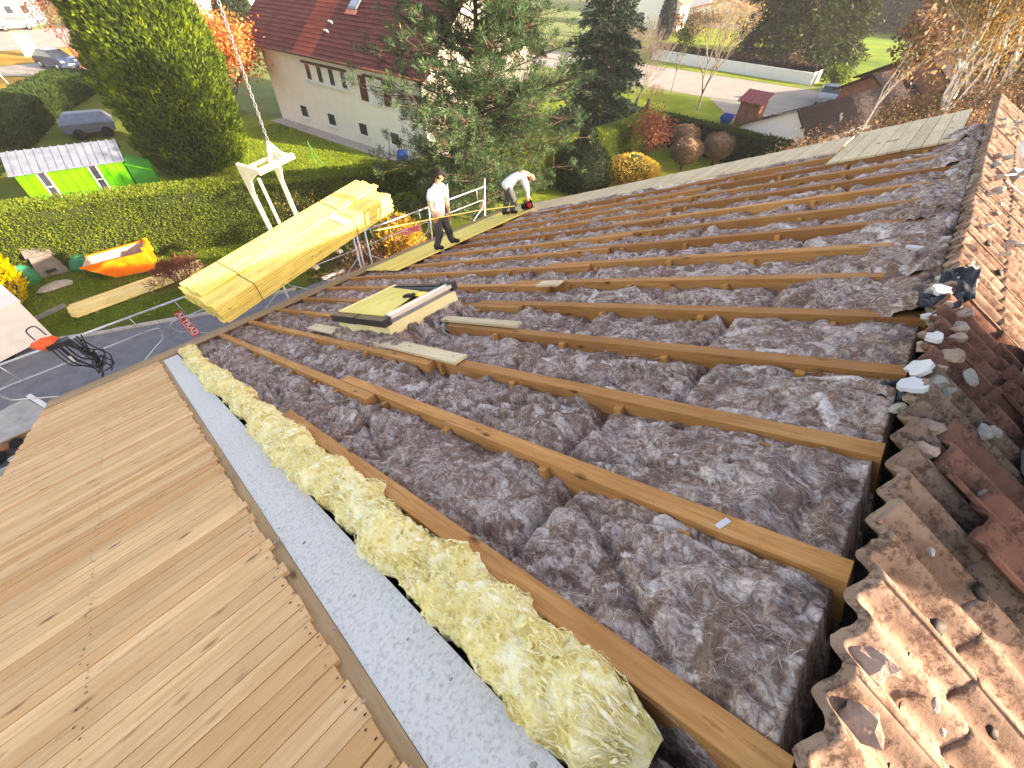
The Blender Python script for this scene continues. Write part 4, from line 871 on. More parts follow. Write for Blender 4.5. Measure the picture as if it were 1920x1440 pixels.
    for k in range(6): b0 = 4 * k; bm_.f += [(b0, b0 + 1, b0 + 5, b0 + 4), (b0 + 2, b0 + 6, b0 + 7, b0 + 3), (b0 + 1, b0 + 3, b0 + 7, b0 + 5)]
    wput('cap_peak', bm_, 'knee_black', p, True)
    for q in (-1, 1): skin('ear', [J['head'] + sd * (.076 * q) - up * .02, J['head'] + sd * (.084 * q) + up * .018], [(0, 1)], [.018, .02], 'skin_tone', p, 0, 1)
    return p
def rz(y): return 7.804 - (y + .558) * math.tan(TH) + .026
person('worker in white t-shirt, grey trousers and dark cap standing with a yellow board',
       dict(pelvis=(5.48, 6.93, 5.20), chest=(5.50, 6.94, 5.55), neck=(5.53, 6.92, 5.77), head=(5.57, 6.89, 5.93), shA=(5.32, 6.90, 5.68), shB=(5.69, 6.99, 5.68), elA=(5.24, 6.87, 5.42), elB=(5.74, 6.93, 5.41),
            haA=(5.28, 6.80, 5.25), haB=(5.69, 6.84, 5.17), hipA=(5.39, 6.92, 5.13), hipB=(5.57, 6.95, 5.13), knA=(5.41, 6.86, 4.77), knB=(5.66, 6.86, 4.79), anA=(5.33, 6.92, rz(6.92) + .075), anB=(5.78, 6.9, rz(6.9) + .075),
            toA=(5.48, 6.82, rz(6.82) + .045), toB=(5.96, 6.82, rz(6.82) + .045)), (.78, -.6, -.16), False, (5.55, 6.9, rz(6.9)), (.0, .6, -.8))
person('worker in white long-sleeved top bending over with a red saw',
       dict(pelvis=(8.30, 7.50, 4.90), chest=(8.52, 7.36, 5.17), neck=(8.72, 7.22, 5.17), head=(8.84, 7.14, 5.06), shA=(8.52, 7.15, 5.11), shB=(8.76, 7.44, 5.09), elA=(8.58, 7.05, 4.83), elB=(8.88, 7.32, 4.82),
            haA=(8.66, 7.08, 4.58), haB=(8.82, 7.18, 4.55), hipA=(8.25, 7.41, 4.84), hipB=(8.37, 7.58, 4.84), knA=(8.36, 7.30, 4.54), knB=(8.46, 7.62, 4.47), anA=(8.28, 7.30, rz(7.3) + .075), anB=(8.36, 7.66, rz(7.66) + .075),
            toA=(8.44, 7.22, rz(7.22) + .045), toB=(8.53, 7.57, rz(7.57) + .045)), (.62, -.52, -.58), True, (8.35, 7.5, rz(7.5)), (.3, .1, -.95))
cb = thing('carried_board', (5.6, 6.8, 5.1), 'long yellow board carried level by the standing worker', 'board')
m_ = MB(); cp = [Vector((3.75, 6.62, 5.47)), Vector((4.6, 6.71, 5.30)), Vector((5.5, 6.80, 5.13)), Vector((6.7, 6.93, 4.88)), Vector((8.05, 7.06, 4.55))]
for a_, b_ in zip(cp, cp[1:]): m_.beam(a_, b_, .135, .02, (0, .35, .94))
wput('plank', m_, 'yellow_board', cb)
sw = thing('circular_saw', (8.74, 7.08, rz(7.08)), 'red and black circular saw held by the bending worker', 'saw')
zs = rz(7.08) + .0
wput('base_plate', MB().beam((8.56, 7.16, zs + .02), (8.88, 6.98, zs + .05), .14, .012), 'galv_dark', sw)
wput('motor', MB().tube([(8.66, 7.0, zs + .14), (8.76, 7.18, zs + .12)], .062, 12), 'red_paint', sw, True)
wput('blade_guard', MB().tube([(8.70, 7.04, zs + .12), (8.725, 7.08, zs + .12)], .105, 16), 'knee_black', sw, True)
wput('handle', MB().tube(sm_path([(8.62, 7.12, zs + .12), (8.60, 7.12, zs + .24), (8.70, 7.08, zs + .28), (8.80, 7.03, zs + .2)]), .02, 8), 'knee_black', sw, True)
wput('battery', MB().box(8.53, 8.63, 7.08, 7.18, zs + .06, zs + .17), 'knee_black', sw)
# ---------------------------------------------------------------- vegetation helpers
def unit(a): return a / (np.linalg.norm(a, axis=-1, keepdims=True) + 1e-9)
def cards(P, A, L, Wd, r):
    """leaf blades: a rhombus from P along A"""
    n = len(P); A = unit(A); B = unit(np.cross(A, r.normal(size=(n, 3)))); L = np.broadcast_to(L, n)[:, None]; Wd = np.broadcast_to(Wd, n)[:, None]
    nrm = np.cross(A, B); cup = nrm * L * r.uniform(-.15, .15, (n, 1))
    V = np.stack([P, P + A * L * .45 + B * Wd / 2 + cup, P + A * L, P + A * L * .5 - B * Wd / 2 + cup], 1).reshape(-1, 3)
    return V, np.arange(4 * n).reshape(-1, 4)
def crown_put(name, V, F, mat, parent): return put(name, np_mesh(name, V - np.array(wloc(parent)), F, mat), parent)
def join(parts):
    Vs, Fs, b = [], [], 0
    for V, F in parts: Vs.append(V); Fs.append(F + b); b += len(V)
    return np.vstack(Vs), np.vstack(Fs)
def prisms(P0, P1, r0, r1):
    """many thin three-sided sticks"""
    P0, P1 = np.asarray(P0, float), np.asarray(P1, float); n = len(P0); d = unit(P1 - P0); a = unit(np.cross(d, np.where(np.abs(d[:, 2:]) < .9, [[0, 0, 1.0]], [[1.0, 0, 0]]))); b = np.cross(d, a)
    V = []
    for P, r in ((P0, r0), (P1, r1)):
        for t in (0, 2.094, 4.189): V.append(P + (a * math.cos(t) + b * math.sin(t)) * np.asarray(r, float).reshape(-1, 1))
    V = np.stack(V, 1).reshape(-1, 3); k = (np.arange(n) * 6)[:, None, None]; q = np.array([[0, 1, 4, 3], [1, 2, 5, 4], [2, 0, 3, 5]])[None]
    return V, (k + q).reshape(-1, 4)
def hedge(name, path, width, height, mat, label, dens=260, size=.13, core='hedge_core', group=None, seed=0, patchy=0):
    r = np.random.default_rng(seed); t = thing(name, (path[0][0], path[0][1], 0), label, 'hedge', group); PP, NN = [], []; cm = MB()
    for (x0, y0), (x1, y1) in zip(path, path[1:]):
        L = math.hypot(x1 - x0, y1 - y0); d = np.array([(x1 - x0) / L, (y1 - y0) / L, 0]); s = np.array([-d[1], d[0], 0]); o = np.array([x0, y0, 0])
        for side in (-1, 1):
            n = int(L * height * dens); a = r.uniform(0, L, n); z = r.uniform(0.02, height, n); wob = .10 * fbm(a * 1.1 + seed, z * 1.3, 3, seed + 3)
            P = o + d * a[:, None] + s * ((side * (width / 2 + wob + r.normal(0, .035, n) - .10 * (z / height) ** 4)))[:, None]; P[:, 2] = z; PP.append(P); NN.append(np.tile(s * side, (n, 1)) * .7 + r.normal(0, .35, (n, 3)) + [0, 0, .75])
        n = int(L * width * dens); a = r.uniform(0, L, n); w = r.uniform(-width / 2, width / 2, n); P = o + d * a[:, None] + s * w[:, None]
        P[:, 2] = height + .07 * fbm(a * 1.3 + seed, w * 1.6, 3, seed) + r.normal(0, .025, n) - .05; PP.append(P); NN.append(r.normal(0, .5, (n, 3)) + [0, 0, .8])
        for e, q in ((0, -1), (L, 1)):
            n = int(width * height * dens); w = r.uniform(-width / 2, width / 2, n); P = o + d * (e + q * r.normal(0, .04, n))[:, None] + s * w[:, None]; P[:, 2] = r.uniform(0, height, n); PP.append(P); NN.append(np.tile(d * q, (n, 1)) + r.normal(0, .4, (n, 3)) + [0, 0, .6])
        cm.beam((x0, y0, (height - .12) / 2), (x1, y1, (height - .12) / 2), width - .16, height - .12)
    wput('inner_core', cm, core, t); P = np.vstack(PP); V, F = cards(P, np.vstack(NN), r.uniform(.6, 1.3, len(P)) * size, r.uniform(.35, .7, len(P)) * size, r)  # solid dark box added inside the leaf shell, blocks light
    crown_put('leaves', V, F, mat, t); return t
def dense(name, c, prof, label, cat, mat, n, size, lump=.12, core='dark_core', seed=0, up=.8, group=None, stem=None, fr=2.2):
    """clipped or dense-leaved plant from a radius profile [(r,z)]"""
    r = np.random.default_rng(seed); t = thing(name, (c[0], c[1], 0), label, cat, group); zs = np.array([z for _, z in prof]); rs = np.array([q for q, _ in prof])
    w = np.interp(np.linspace(zs[0], zs[-1], 200), zs, rs) + .05; cdf = np.cumsum(w); z = np.interp(r.random(n) * cdf[-1], cdf, np.linspace(zs[0], zs[-1], 200)); th = r.uniform(0, 6.283, n)
    rr = np.interp(z, zs, rs); k = 1 + lump * (fbm(th * fr / 2 + 3, z * fr / 2.2, 3, seed) + .7 * fbm(th * fr * 2.5, z * fr * 1.4, 2, seed + 5)); dep = 1 - .22 * r.random(n) ** 2.5
    P = np.stack([c[0] + rr * k * dep * np.cos(th), c[1] + rr * k * dep * np.sin(th), z], -1); A = np.stack([np.cos(th), np.sin(th), 0 * th], -1) * .8 + r.normal(0, .4, (n, 3)) + [0, 0, up]
    V, F = cards(P, A, size * r.uniform(.6, 1.4, n), size * r.uniform(.25, .55, n), r); crown_put('crown', V, F, mat, t)
    cm = MB().lathe([(max(q * .80, .01), z_) for q, z_ in prof], 20, (c[0], c[1], 0)); wput('blocking_core', cm, core, t, True)  # solid dark core added behind the leaves to block light
    wput('trunk', MB().tube([(c[0], c[1], 0), (c[0], c[1], max(zs[0] + .2, .3))], stem or .12, 8), 'bark', t, True)
    return t
def twigs(base, h, seed, lev=4, spread=.55, n0=5, r0=.09, up=.25, trunk=.35, len0=.42, ratio=.66, lean=(0, 0)):
    r = np.random.default_rng(seed); segs = []; tips = []
    top = np.array([base[0] + lean[0], base[1] + lean[1], base[2] + h * trunk]); b = np.array(base, float); segs.append((b, top, r0, r0 * .75))
    cur = [(top, unit(top - b), h * len0, r0 * .7)]
    for l in range(lev):
        nx = []
        for p, d, L, rad in cur:
            for k in range(n0 if l == 0 else 3):
                q = unit(d + r.normal(0, spread, 3) + [0, 0, up]); e = p + q * L * r.uniform(.7, 1.15); m = (p + e) / 2 + r.normal(0, .05 * L, 3)
                segs.append((p, m, rad, rad * .8)); segs.append((m, e, rad * .8, rad * .55)); nx.append((e, q, L * ratio, rad * .55))
                tips.append((e, q, l))
                if l > 0: tips.append((m, q, l))
        cur = nx
    S0 = np.array([s[0] for s in segs]); S1 = np.array([s[1] for s in segs]); V, F = prisms(S0, S1, [max(s[2], .008) for s in segs], [max(s[3], .006) for s in segs])
    return V, F, np.array([t[0] for t in tips]), np.array([t[1] for t in tips])
def decid(name, c, h, label, mat, nl, size, bark='bark', seed=0, cat='tree', group=None, leafsp=.35, **kw):
    t = thing(name, (c[0], c[1], 0), label, cat, group); V, F, T, Q = twigs((c[0], c[1], 0), h, seed, **kw); crown_put('trunk', V, F, bark, t)
    if nl:
        r = np.random.default_rng(seed + 1); i = r.integers(0, len(T), nl); P = T[i] + r.normal(0, leafsp, (nl, 3)); A = r.normal(0, 1, (nl, 3)) + [0, 0, -.2]
        V, F = cards(P, A, size * r.uniform(.6, 1.3, nl), size * r.uniform(.4, .8, nl), r); crown_put('crown', V, F, mat, t)
    return t
def conifer(name, c, h, R0, label, mat, seed=0, tiers=26, per=11, size=.3, droop=.35, nsp=26, group=None, zlo=.4, dens=3):
    r = np.random.default_rng(seed); t = thing(name, (c[0], c[1], 0), label, 'tree', group); PP, AA = [], []; S0, S1, s0, s1 = [], [], [], []
    for k in range(tiers):
        f = (k + r.uniform(-.3, .3)) / tiers; z = zlo + (h - zlo) * f; R_ = R0 * (1 - f) ** .8 * r.uniform(.82, 1.12) + .15
        for j in range(max(4, int(per * (1 - f * .5)))):
            a = r.uniform(0, 6.283); R1 = R_ * r.uniform(.75, 1.12); d = np.array([math.cos(a), math.sin(a), 0]); s = np.linspace(.15, 1, nsp)
            z0 = z - droop * R1 * s ** 1.5 + .10 * R1 * s; Pb = np.array([c[0], c[1], 0]) + d * (R1 * s)[:, None]; Pb[:, 2] += z0
            S0.append(np.array([c[0], c[1], z])); S1.append(Pb[-1]); s0.append(.05); s1.append(.01)
            for q in range(dens):
                sd = np.array([-d[1], d[0], 0]) * r.normal(0, .20 * R1, nsp)[:, None] * (1.05 - s)[:, None] * 1.6
                PP.append(Pb + sd + r.normal(0, .06, (nsp, 3))); AA.append(d * .9 + unit(sd + 1e-6) * .55 + r.normal(0, .35, (nsp, 3)) + [0, 0, -.15])
    P = np.vstack(PP); V, F = cards(P, np.vstack(AA), size * r.uniform(.6, 1.4, len(P)), size * r.uniform(.25, .5, len(P)), r); crown_put('crown', V, F, mat, t)
    V1, F1 = prisms(S0, S1, s0, s1); V2, F2 = prisms([[c[0], c[1], 0]], [[c[0], c[1], h * .97]], [.22], [.03]); V, F = join([(V1, F1), (V2, F2)]); crown_put('trunk', V, F, 'bark', t); return t
def pine(name, c, h, R0, label, seed=0, nb=150):
    r = np.random.default_rng(seed); t = thing(name, (c[0], c[1], 0), label, 'tree'); PP, AA = [], []; S0, S1, s0, s1 = [], [], [], []
    for k in range(nb):
        f = r.random() ** .9; z = .9 + (h - 1.2) * f; Rm = R0 * (.55 + .45 * math.sin(min(1, f * 1.6 + .25) * math.pi / 2)) * (1 - max(0, f - .45) / .55 * .8)
        a = r.uniform(0, 6.283); R1 = Rm * r.uniform(.55, 1.1); d = np.array([math.cos(a), math.sin(a), 0]); e = np.array([c[0], c[1], z]) + d * R1 + [0, 0, R1 * r.uniform(.05, .3)]; b = np.array([c[0], c[1], z - .15 * R1])
        S0.append(b); S1.append(e); s0.append(.038); s1.append(.008)
        for q in range(int(8 + R1 * 4.2)):
            s = r.uniform(.28, 1.05); tc = b + (e - b) * s + r.normal(0, .17 * R1 * (.45 + .35 * s), 3) * [1, 1, .55] + [0, 0, .1]; m = r.integers(46, 66); ax = unit(d * .7 + r.normal(0, .35, 3) + [0, 0, .9])
            S0.append(b + (e - b) * min(1, s * .9)); S1.append(tc); s0.append(.018); s1.append(.008)
            off = r.normal(0, 1, (m, 3)); off = unit(off) * r.uniform(.02, .1, (m, 1)); off[:, 2] *= .8; PP.append(tc + off + ax * r.uniform(-.1, .1, (m, 1))); AA.append(unit(off) * .9 + ax * .7 + r.normal(0, .25, (m, 3)))
    P = np.vstack(PP); V, F = cards(P, np.vstack(AA), r.uniform(.12, .22, len(P)), r.uniform(.012, .024, len(P)), r); crown_put('crown', V, F, 'pine_leaf', t)
    V1, F1 = prisms(S0, S1, s0, s1); V2, F2 = prisms([[c[0], c[1], 0]], [[c[0], c[1], h * .95]], [.24], [.04]); V, F = join([(V1, F1), (V2, F2)]); crown_put('trunk', V, F, 'bark', t); return t
# ---------------------------------------------------------------- garden: hedges, trees, shrubs
hedge('clipped_hedge', [(-9, 26.6), (-1.25, 23.0), (2.2, 21.7), (6.2, 19.8), (11.3, 17.3), (15.5, 15.2)], 1.35, 2.3, 'hedge_leaf', 'long clipped thuja hedge with pale brown patches behind the orange skip', 680, .08, seed=3)
hedge('garden_hedge', [(16.2, 15.4), (24, 14.7), (31.6, 14.6)], 1.3, 2.0, 'hedge_leaf', 'sunlit clipped hedge behind the dark dome bush', 420, .12, seed=5)
hedge('boundary_hedge', [(32.6, 14.9), (32.5, 5.9)], 1.1, 1.8, 'hedge_dark', 'dark clipped hedge in shade behind the ball shrubs', 240, .15, 'dark_core', seed=8)
hedge('low_hedge', [(34, 13.6), (40.6, 9.2)], .9, .7, 'hedge_leaf', 'low loose hedge running in front of the red-roofed shed', 160, .16, seed=9)
dense('great_thuja', (7.2, 30.1), [(2.0, .3), (2.5, 1.4), (2.75, 3.5), (2.65, 6), (2.3, 8.5), (1.8, 11), (1.0, 13), (.1, 14.2)], 'huge dense green thuja rising beside the green shed', 'tree', 'thuja_leaf', 62000, .2, .17, seed=11, up=1.1, fr=1.6)
dense('golden_conifer', (-3.05, 20.9), [(.75, .05), (1.0, .5), (.95, 1.4), (.65, 2.4), (.1, 3.3)], 'bright yellow conifer beside the white trailer', 'shrub', 'gold_leaf', 5000, .14, .2, 'hedge_core', 12, 1.0)
pine('great_pine', (12.3, 12.7), 10.9, 3.7, 'large open pine in front of the cream house gable', 4, 200)
conifer('blue_spruce', (31.2, 19.4), 15.5, 3.5, 'dark blue-green spruce behind the sunlit garden hedge', 'spruce_leaf', 21, 30, 15, .34, .30, 22)
conifer('olive_conifer', (46.5, 28.5), 15, 3.2, 'tall olive green conifer behind the dark blue spruce', 'fir_leaf', 22, 24, 12, .42, .5, 18)
dense('dome_bush', (20.9, 13.2), [(1.3, 0), (1.55, .6), (1.4, 1.5), (.95, 2.15), (.45, 2.45), (.42, 2.6), (.46, 2.9), (.05, 3.1)], 'dark green clipped dome bush with a small knob on top', 'shrub', 'box_leaf', 7000, .13, .05, seed=13)
dense('golden_bush', (23.6, 11.6), [(1.2, 0), (1.6, .5), (1.4, 1.1), (.4, 1.55)], 'low golden leaved bush beside the dark dome bush', 'shrub', 'goldbush_leaf', 5200, .15, .2, 'hedge_core', 14)
decid('red_shrub', (27.2, 12.6), 2.7, 'tall russet shrub beside the golden bush', 'red_shrub_leaf', 2600, .13, 'twig_red', 15, 'shrub', lev=4, spread=.3, n0=9, r0=.03, up=.55, trunk=.08, len0=.38)
for k, (x, y, lb) in enumerate(((31.0, 12.0, 'brown clipped ball shrub close against the dark hedge'), (28.3, 10.6, 'brown clipped ball shrub on a stem, farthest from the dark hedge'), (30.9, 9.6, 'brown clipped ball shrub with yellow leaves at its foot'))):
    dense('ball_shrub', (x, y), [(.3, .35), (.72, .75), (.85, 1.2), (.7, 1.6), (.1, 1.85)], lb, 'shrub', 'ball_leaf', 2600, .15, .16, 'twig_brown', 30 + k, .4, 'ball shrubs on the shaded lawn', .09)
decid('bare_tree', (44.4, 16.8), 7.6, 'bare pale twiggy tree with golden tips standing on the corner lawn', 'goldbush_leaf', 900, .13, 'bark_grey', 41, leafsp=.2, lev=5, spread=.28, n0=6, r0=.11, up=.4, trunk=.16, len0=.28, ratio=.76)
decid('young_tree', (48.3, 21.5), 5.4, 'slim young tree with thin olive leaves on the corner lawn', 'fir_leaf', 1500, .16, 'bark_grey', 42, lev=4, spread=.28, n0=5, r0=.06, up=.4, trunk=.35, len0=.26)
for k, (x, y, h) in enumerate(((37.6, 19.6, 5.6), (40.5, 22.0, 6.0))):
    decid('bare_shrub', (x, y), h, ('bare grey shrub tree right behind the dark blue spruce', 'bare grey shrub tree by the street corner of the lawn')[k], None, 0, .1, 'bark_grey', 43 + k, 'tree', lev=5, spread=.3, n0=7, r0=.05, up=.4, trunk=.12, len0=.3, ratio=.74)
decid('stub_bush', (41.5, 20.2), 1.8, 'low dark twiggy bush on the corner lawn', None, 0, .1, 'twig_brown', 47, 'shrub', lev=4, spread=.5, n0=9, r0=.025, up=.25, trunk=.1, len0=.4)
single('tree_stump', MB().tube([(38.0, 18.9, 0), (38.1, 18.75, .75), (38.15, 18.7, 1.35)], [.17, .15, .13], 10), 'bark', 'leaning pale tree stump on the sunlit lawn', 'stump', smooth=True)
decid('beech_tree', (12.4, 38.0), 6.6, 'orange leaved beech tree at the corner of the cream house', 'orange_leaf', 11000, .2, 'bark', 51, lev=4, spread=.42, n0=8, r0=.11, up=.3, trunk=.2, len0=.3, leafsp=.45)
decid('pale_beech', (12.0, 46), 7.6, 'paler orange tree behind the huge thuja', 'orange_leaf', 7000, .26, 'bark', 52, lev=4, spread=.42, n0=7, r0=.11, up=.3, trunk=.2, len0=.3, leafsp=.5)
decid('red_bare_tree', (8.4, 60.5), 6.5, 'dark red half-bare tree above the parked blue car', 'red_shrub_leaf', 2500, .22, 'twig_red', 53, lev=5, spread=.4, n0=7, r0=.08, up=.3, trunk=.2, len0=.28, ratio=.72)
hedge('bank_hedge', [(-2.6, 35.5), (-1.0, 38.6), (2.6, 47.5), (6.6, 54.5)], 2.6, 1.5, 'hedge_dark', 'dark overgrown hedge along the lane behind the green shed', 130, .22, seed=55)
dense('round_conifer', (25.5, 66), [(1.4, .2), (2.2, 1.5), (2.0, 4), (.9, 6.5), (.1, 7.5)], 'dark round conifer in front of the far white house', 'tree', 'fir_leaf', 5000, .35, .15, seed=54)
decid('barberry', (1.7, 17.1), 1.5, 'dark brown bare barberry bush beside the stacked planks', None, 0, .1, 'twig_red', 61, 'shrub', lev=5, spread=.6, n0=14, r0=.02, up=.2, trunk=.08, len0=.36, ratio=.7)
dense('golden_grass_bush', (8.9, 14.1), [(.6, 0), (.95, .5), (.8, 1.2), (.2, 1.7)], 'golden grassy bush behind the scaffold by the standing worker', 'shrub', 'goldbush_leaf', 3600, .2, .25, 'twig_brown', 62, 1.0)
dense('green_bush', (10.3, 15.2), [(.7, 0), (1.0, .6), (.8, 1.3), (.1, 1.9)], 'yellow-green bush between the golden grass and the hedge', 'shrub', 'hedge_leaf', 3600, .14, .2, 'hedge_core', 63)
decid('brown_bush', (6.4, 16.1), 1.9, 'brown leafless bush behind the hanging boards', 'brown_leaf', 900, .1, 'twig_brown', 64, 'shrub', lev=4, spread=.5, n0=9, r0=.02, up=.3, trunk=.08, len0=.4)
decid('russet_bush', (7.2, 13.9), 1.0, 'low russet bush under the scaffold brace', 'brown_leaf', 1500, .1, 'twig_red', 65, 'shrub', lev=4, spread=.6, n0=9, r0=.018, up=.2, trunk=.08, len0=.42)
# leaf litter under the scaffold and grass on the lawns: nobody could count it
def scatter(name, poly, n, mat, L, Wd, label, cat, up, z=.01, seed=0):
    r = np.random.default_rng(seed); xs = [p[0] for p in poly]; ys = [p[1] for p in poly]; P = np.stack([r.uniform(min(xs), max(xs), n * 2), r.uniform(min(ys), max(ys), n * 2)], -1); ins = np.zeros(len(P), bool)
    for (x0, y0), (x1, y1) in zip(poly, poly[1:] + poly[:1]):
        c = ((y0 > P[:, 1]) != (y1 > P[:, 1])) & (P[:, 0] < (x1 - x0) * (P[:, 1] - y0) / (y1 - y0 + 1e-12) + x0); ins ^= c
    P = P[ins][:n]; n = len(P); P = np.concatenate([P, np.full((n, 1), z)], 1); V, F = cards(P, r.normal(0, 1, (n, 3)) * [1, 1, .3] + [0, 0, up], L * r.uniform(.6, 1.3, n), Wd * r.uniform(.6, 1.3, n), r)
    o = put(name, np_mesh(name, V, F, mat)); return tag(o, label, cat, None, 'stuff')
scatter('grass', [(-8, 21), (-2.2, 18.0), (.4, 16.6), (3.2, 15.9), (6, 15.3), (8, 18.2), (2, 20.9), (-1.3, 22.2), (-6, 24.6)], 15000, 'grass_blade', .11, .03, 'short grass on the lawn in front of the long clipped hedge', 'grass', 1.0, seed=71)
scatter('grass', [(-1, 25), (6.2, 21), (13, 17.6), (15.2, 22), (14.4, 36), (8, 36)], 26000, 'grass_blade', .12, .04, 'short grass on the sunlit lawn beside the cream house', 'grass', 1.0, seed=72)
scatter('leaf_litter', [(5, 14.9), (12, 12.2), (12, 14.4), (6, 16.5)], 5000, 'brown_leaf', .09, .06, 'fallen brown leaves on the bed behind the scaffold', 'leaves', .1, .02, seed=73)
# right hand side beyond the far gable
for k, (x, y, h, lx) in enumerate(((33.4, -.5, 12.6, .5), (35, -1.6, 13.2, .9), (38, -2.2, 14.0, 1.0))):
    decid('birch_tree', (x, y), h, ('birch with pale leaning trunk closest to the far roof corner', 'birch with golden crown between two other birches', 'birch with golden crown farthest from the roof')[k], 'birch_leaf', 13000, .17, 'bark_birch', 81 + k, group='birches beyond the far gable', lev=4, spread=.35, n0=7, r0=.1, up=.35, trunk=.3, len0=.24, ratio=.74, leafsp=.65, lean=(lx * .7, .4))
decid('sapling', (25.5, 2.2), 8.5, 'slim sapling with brown leaves beyond the grey planks', 'brown_leaf', 1100, .2, 'bark_birch', 85, lev=3, spread=.3, n0=6, r0=.04, up=.5, trunk=.62, len0=.16, leafsp=.25)
SHL = ['brown thicket shrub closest to the grey ridge planks', 'brown thicket shrub at the foot of the leaning birch', 'brown thicket shrub behind the slim sapling', 'brown thicket shrub among the birch trunks', 'low brown thicket shrub touching the garage roof', 'brown thicket shrub in front of the low brown-roofed house', 'tallest brown thicket shrub beyond the birches']
for k, (x, y, h) in enumerate(((20.5, 1.7, 4.2), (22.5, .4, 4.6), (27.5, 2.0, 4.4), (29, -.6, 5), (24.5, 3.4, 3.8), (33, 1.0, 4.8), (36, -1.5, 6))):
    decid('brown_shrub', (x, y), h, SHL[k], 'brown_leaf', 6500, .13, 'twig_brown', 90 + k, 'shrub', group='brown shrubs beyond the far gable', lev=4, spread=.45, n0=9, r0=.035, up=.3, trunk=.08, len0=.38, leafsp=.35)
for k, (x, y, h) in enumerate(((45, -3.2, 9.5), (50.5, -3.6, 10), (41, -4.6, 9), (57, -5, 10))):
    decid('golden_tree', (x, y), h, ('golden brown tree shading the brown garage roof', 'golden brown tree in front of the low brown-roofed house', 'golden brown tree right behind the birches', 'golden brown tree at the end of the thicket')[k], ('brown_leaf', 'birch_leaf')[k % 2], 7500, .24, 'bark', 191 + k, group='golden trees behind the thicket', lev=4, spread=.42, n0=8, r0=.12, up=.3, trunk=.22, len0=.28, ratio=.72, leafsp=.6)
# far firs and wood
for k, (x, y, h) in enumerate(((73.5, 17.5, 19), (79, 15.2, 21), (86, 16.8, 22), (76, 22.5, 18), (95, 17.5, 20))):
    conifer('great_fir', (x, y), h, 4.6, ('great dark fir standing where the white wall ends', 'great fir with pale sunlit side by the meadow', 'tall fir behind the pale sunlit one', 'dark fir with low skirt above the walled lawn', 'fir farthest along the meadow edge')[k], 'fir_leaf', 101 + k, 30, 15, .5, .5, 20, 'great firs by the meadow', .3, 2)
r = np.random.default_rng(120); parts = []
for k in range(90):
    x = r.uniform(150, 190); y = -14 + 76 * r.random(); h = r.uniform(16, 24); n = 330; f = r.random(n) ** .8; th = r.uniform(0, 6.283, n); R1 = 3.8 * (1 - f) ** .8 + .2
    P = np.stack([x + R1 * np.cos(th), y + R1 * np.sin(th), f * h], -1); parts.append(cards(P, np.stack([np.cos(th), np.sin(th), -.4 + 0 * th], -1) + r.normal(0, .3, (n, 3)), r.uniform(1.6, 2.8, n), r.uniform(.9, 1.6, n), r))
V, F = join(parts); tag(put('forest', np_mesh('forest', V, F, 'forest_leaf')), 'dark conifer forest beyond the striped meadow', 'forest', None, 'stuff')
decid('dark_bush', (70.5, 17), 2.5, 'reddish bush behind the white street wall', 'brown_leaf', 900, .25, 'twig_red', 130, 'shrub', lev=3, spread=.5, n0=9, r0=.04, up=.3, trunk=.1, len0=.4)
hedge('street_hedge', [(68.4, 34.5), (68.6, 13.4)], 1.6, 1.55, 'brown_hedge_leaf', 'dark brown hedge behind the low white street wall', 70, .3, 'dark_core', seed=131)
dense('cypress', (88.7, 43.8), [(.9, 0), (1.15, 1), (1.15, 3.6), (.8, 5.2), (.05, 5.8)], 'slim near-black cypress in front of the far white house', 'tree', 'forest_leaf', 1600, .4, .06, seed=132)
for k, (x, y) in enumerate(((96, 45.5), (101, 44), (105, 42.6))):
    decid('far_bush', (x, y), 3.4, ('olive bush beside the slim cypress', 'brown bush between two other far bushes', 'reddish bush by the orange roofed annex')[k], 'brown_leaf', 900, .4, 'twig_brown', 133 + k, 'shrub', lev=3, spread=.5, n0=9, r0=.05, up=.3, trunk=.1, len0=.4, leafsp=.5)
for k, (x, y) in enumerate(((98, 36), (105, 34), (112, 33), (92, 31))):
    decid('far_bare_tree', (x, y), 6.5, ('bare grey tree before the orange roofed annex', 'bare grey tree behind the small white board', 'bare grey tree beside the dark firs', 'bare grey tree closest to the white street wall')[k], None, 0, .2, 'twig_brown', 140 + k, group='bare trees on the far lawn', lev=4, spread=.42, n0=7, r0=.12, up=.3, trunk=.3, len0=.26)
decid('yellow_verge_bush', (69, 11.3), 1.6, 'yellow-green bush at the end of the white wall', 'hedge_leaf', 1200, .3, 'twig_brown', 150, 'shrub', lev=3, spread=.5, n0=9, r0=.03, up=.3, trunk=.1, len0=.4)
# ---------------------------------------------------------------- garden things
hb = thing('orange_skip', (.5, 20.5, 0), 'orange tipping skip with open flared end on the lawn', 'skip')
HA = Vector((1.55, 20.15, 0)); HD = Vector((-.93, .36, 0)).normalized(); HS = Vector((HD.y, -HD.x, 0))
def hk(a, b, z): return HA + HD * a + HS * b + Vector((0, 0, z))
def slab(P4, th, out):
    o = Vector(out).normalized() * th; A = [Vector(p) for p in P4]; B = [p + o for p in A]; return MB().add(A + B, [(3, 2, 1, 0), (4, 5, 6, 7), (0, 1, 5, 4), (1, 2, 6, 5), (2, 3, 7, 6), (3, 0, 4, 7)])
for sgn in (-1, 1):
    q = [hk(.0, .48 * sgn, .12), hk(.0, .56 * sgn, .86), hk(2.0, .46 * sgn, .62), hk(1.25, .44 * sgn, .05)]
    wput('side_panel', slab(q, .015, HS * sgn), 'orange_paint', hb); wput('side_lining', slab([p + HS * (-.004 * sgn) for p in q], .004, -HS * sgn), 'hopper_inside', hb)
    wput('rim', MB().beam(hk(-.03, .57 * sgn, .87), hk(2.03, .47 * sgn, .63), .05, .05), 'orange_paint', hb)
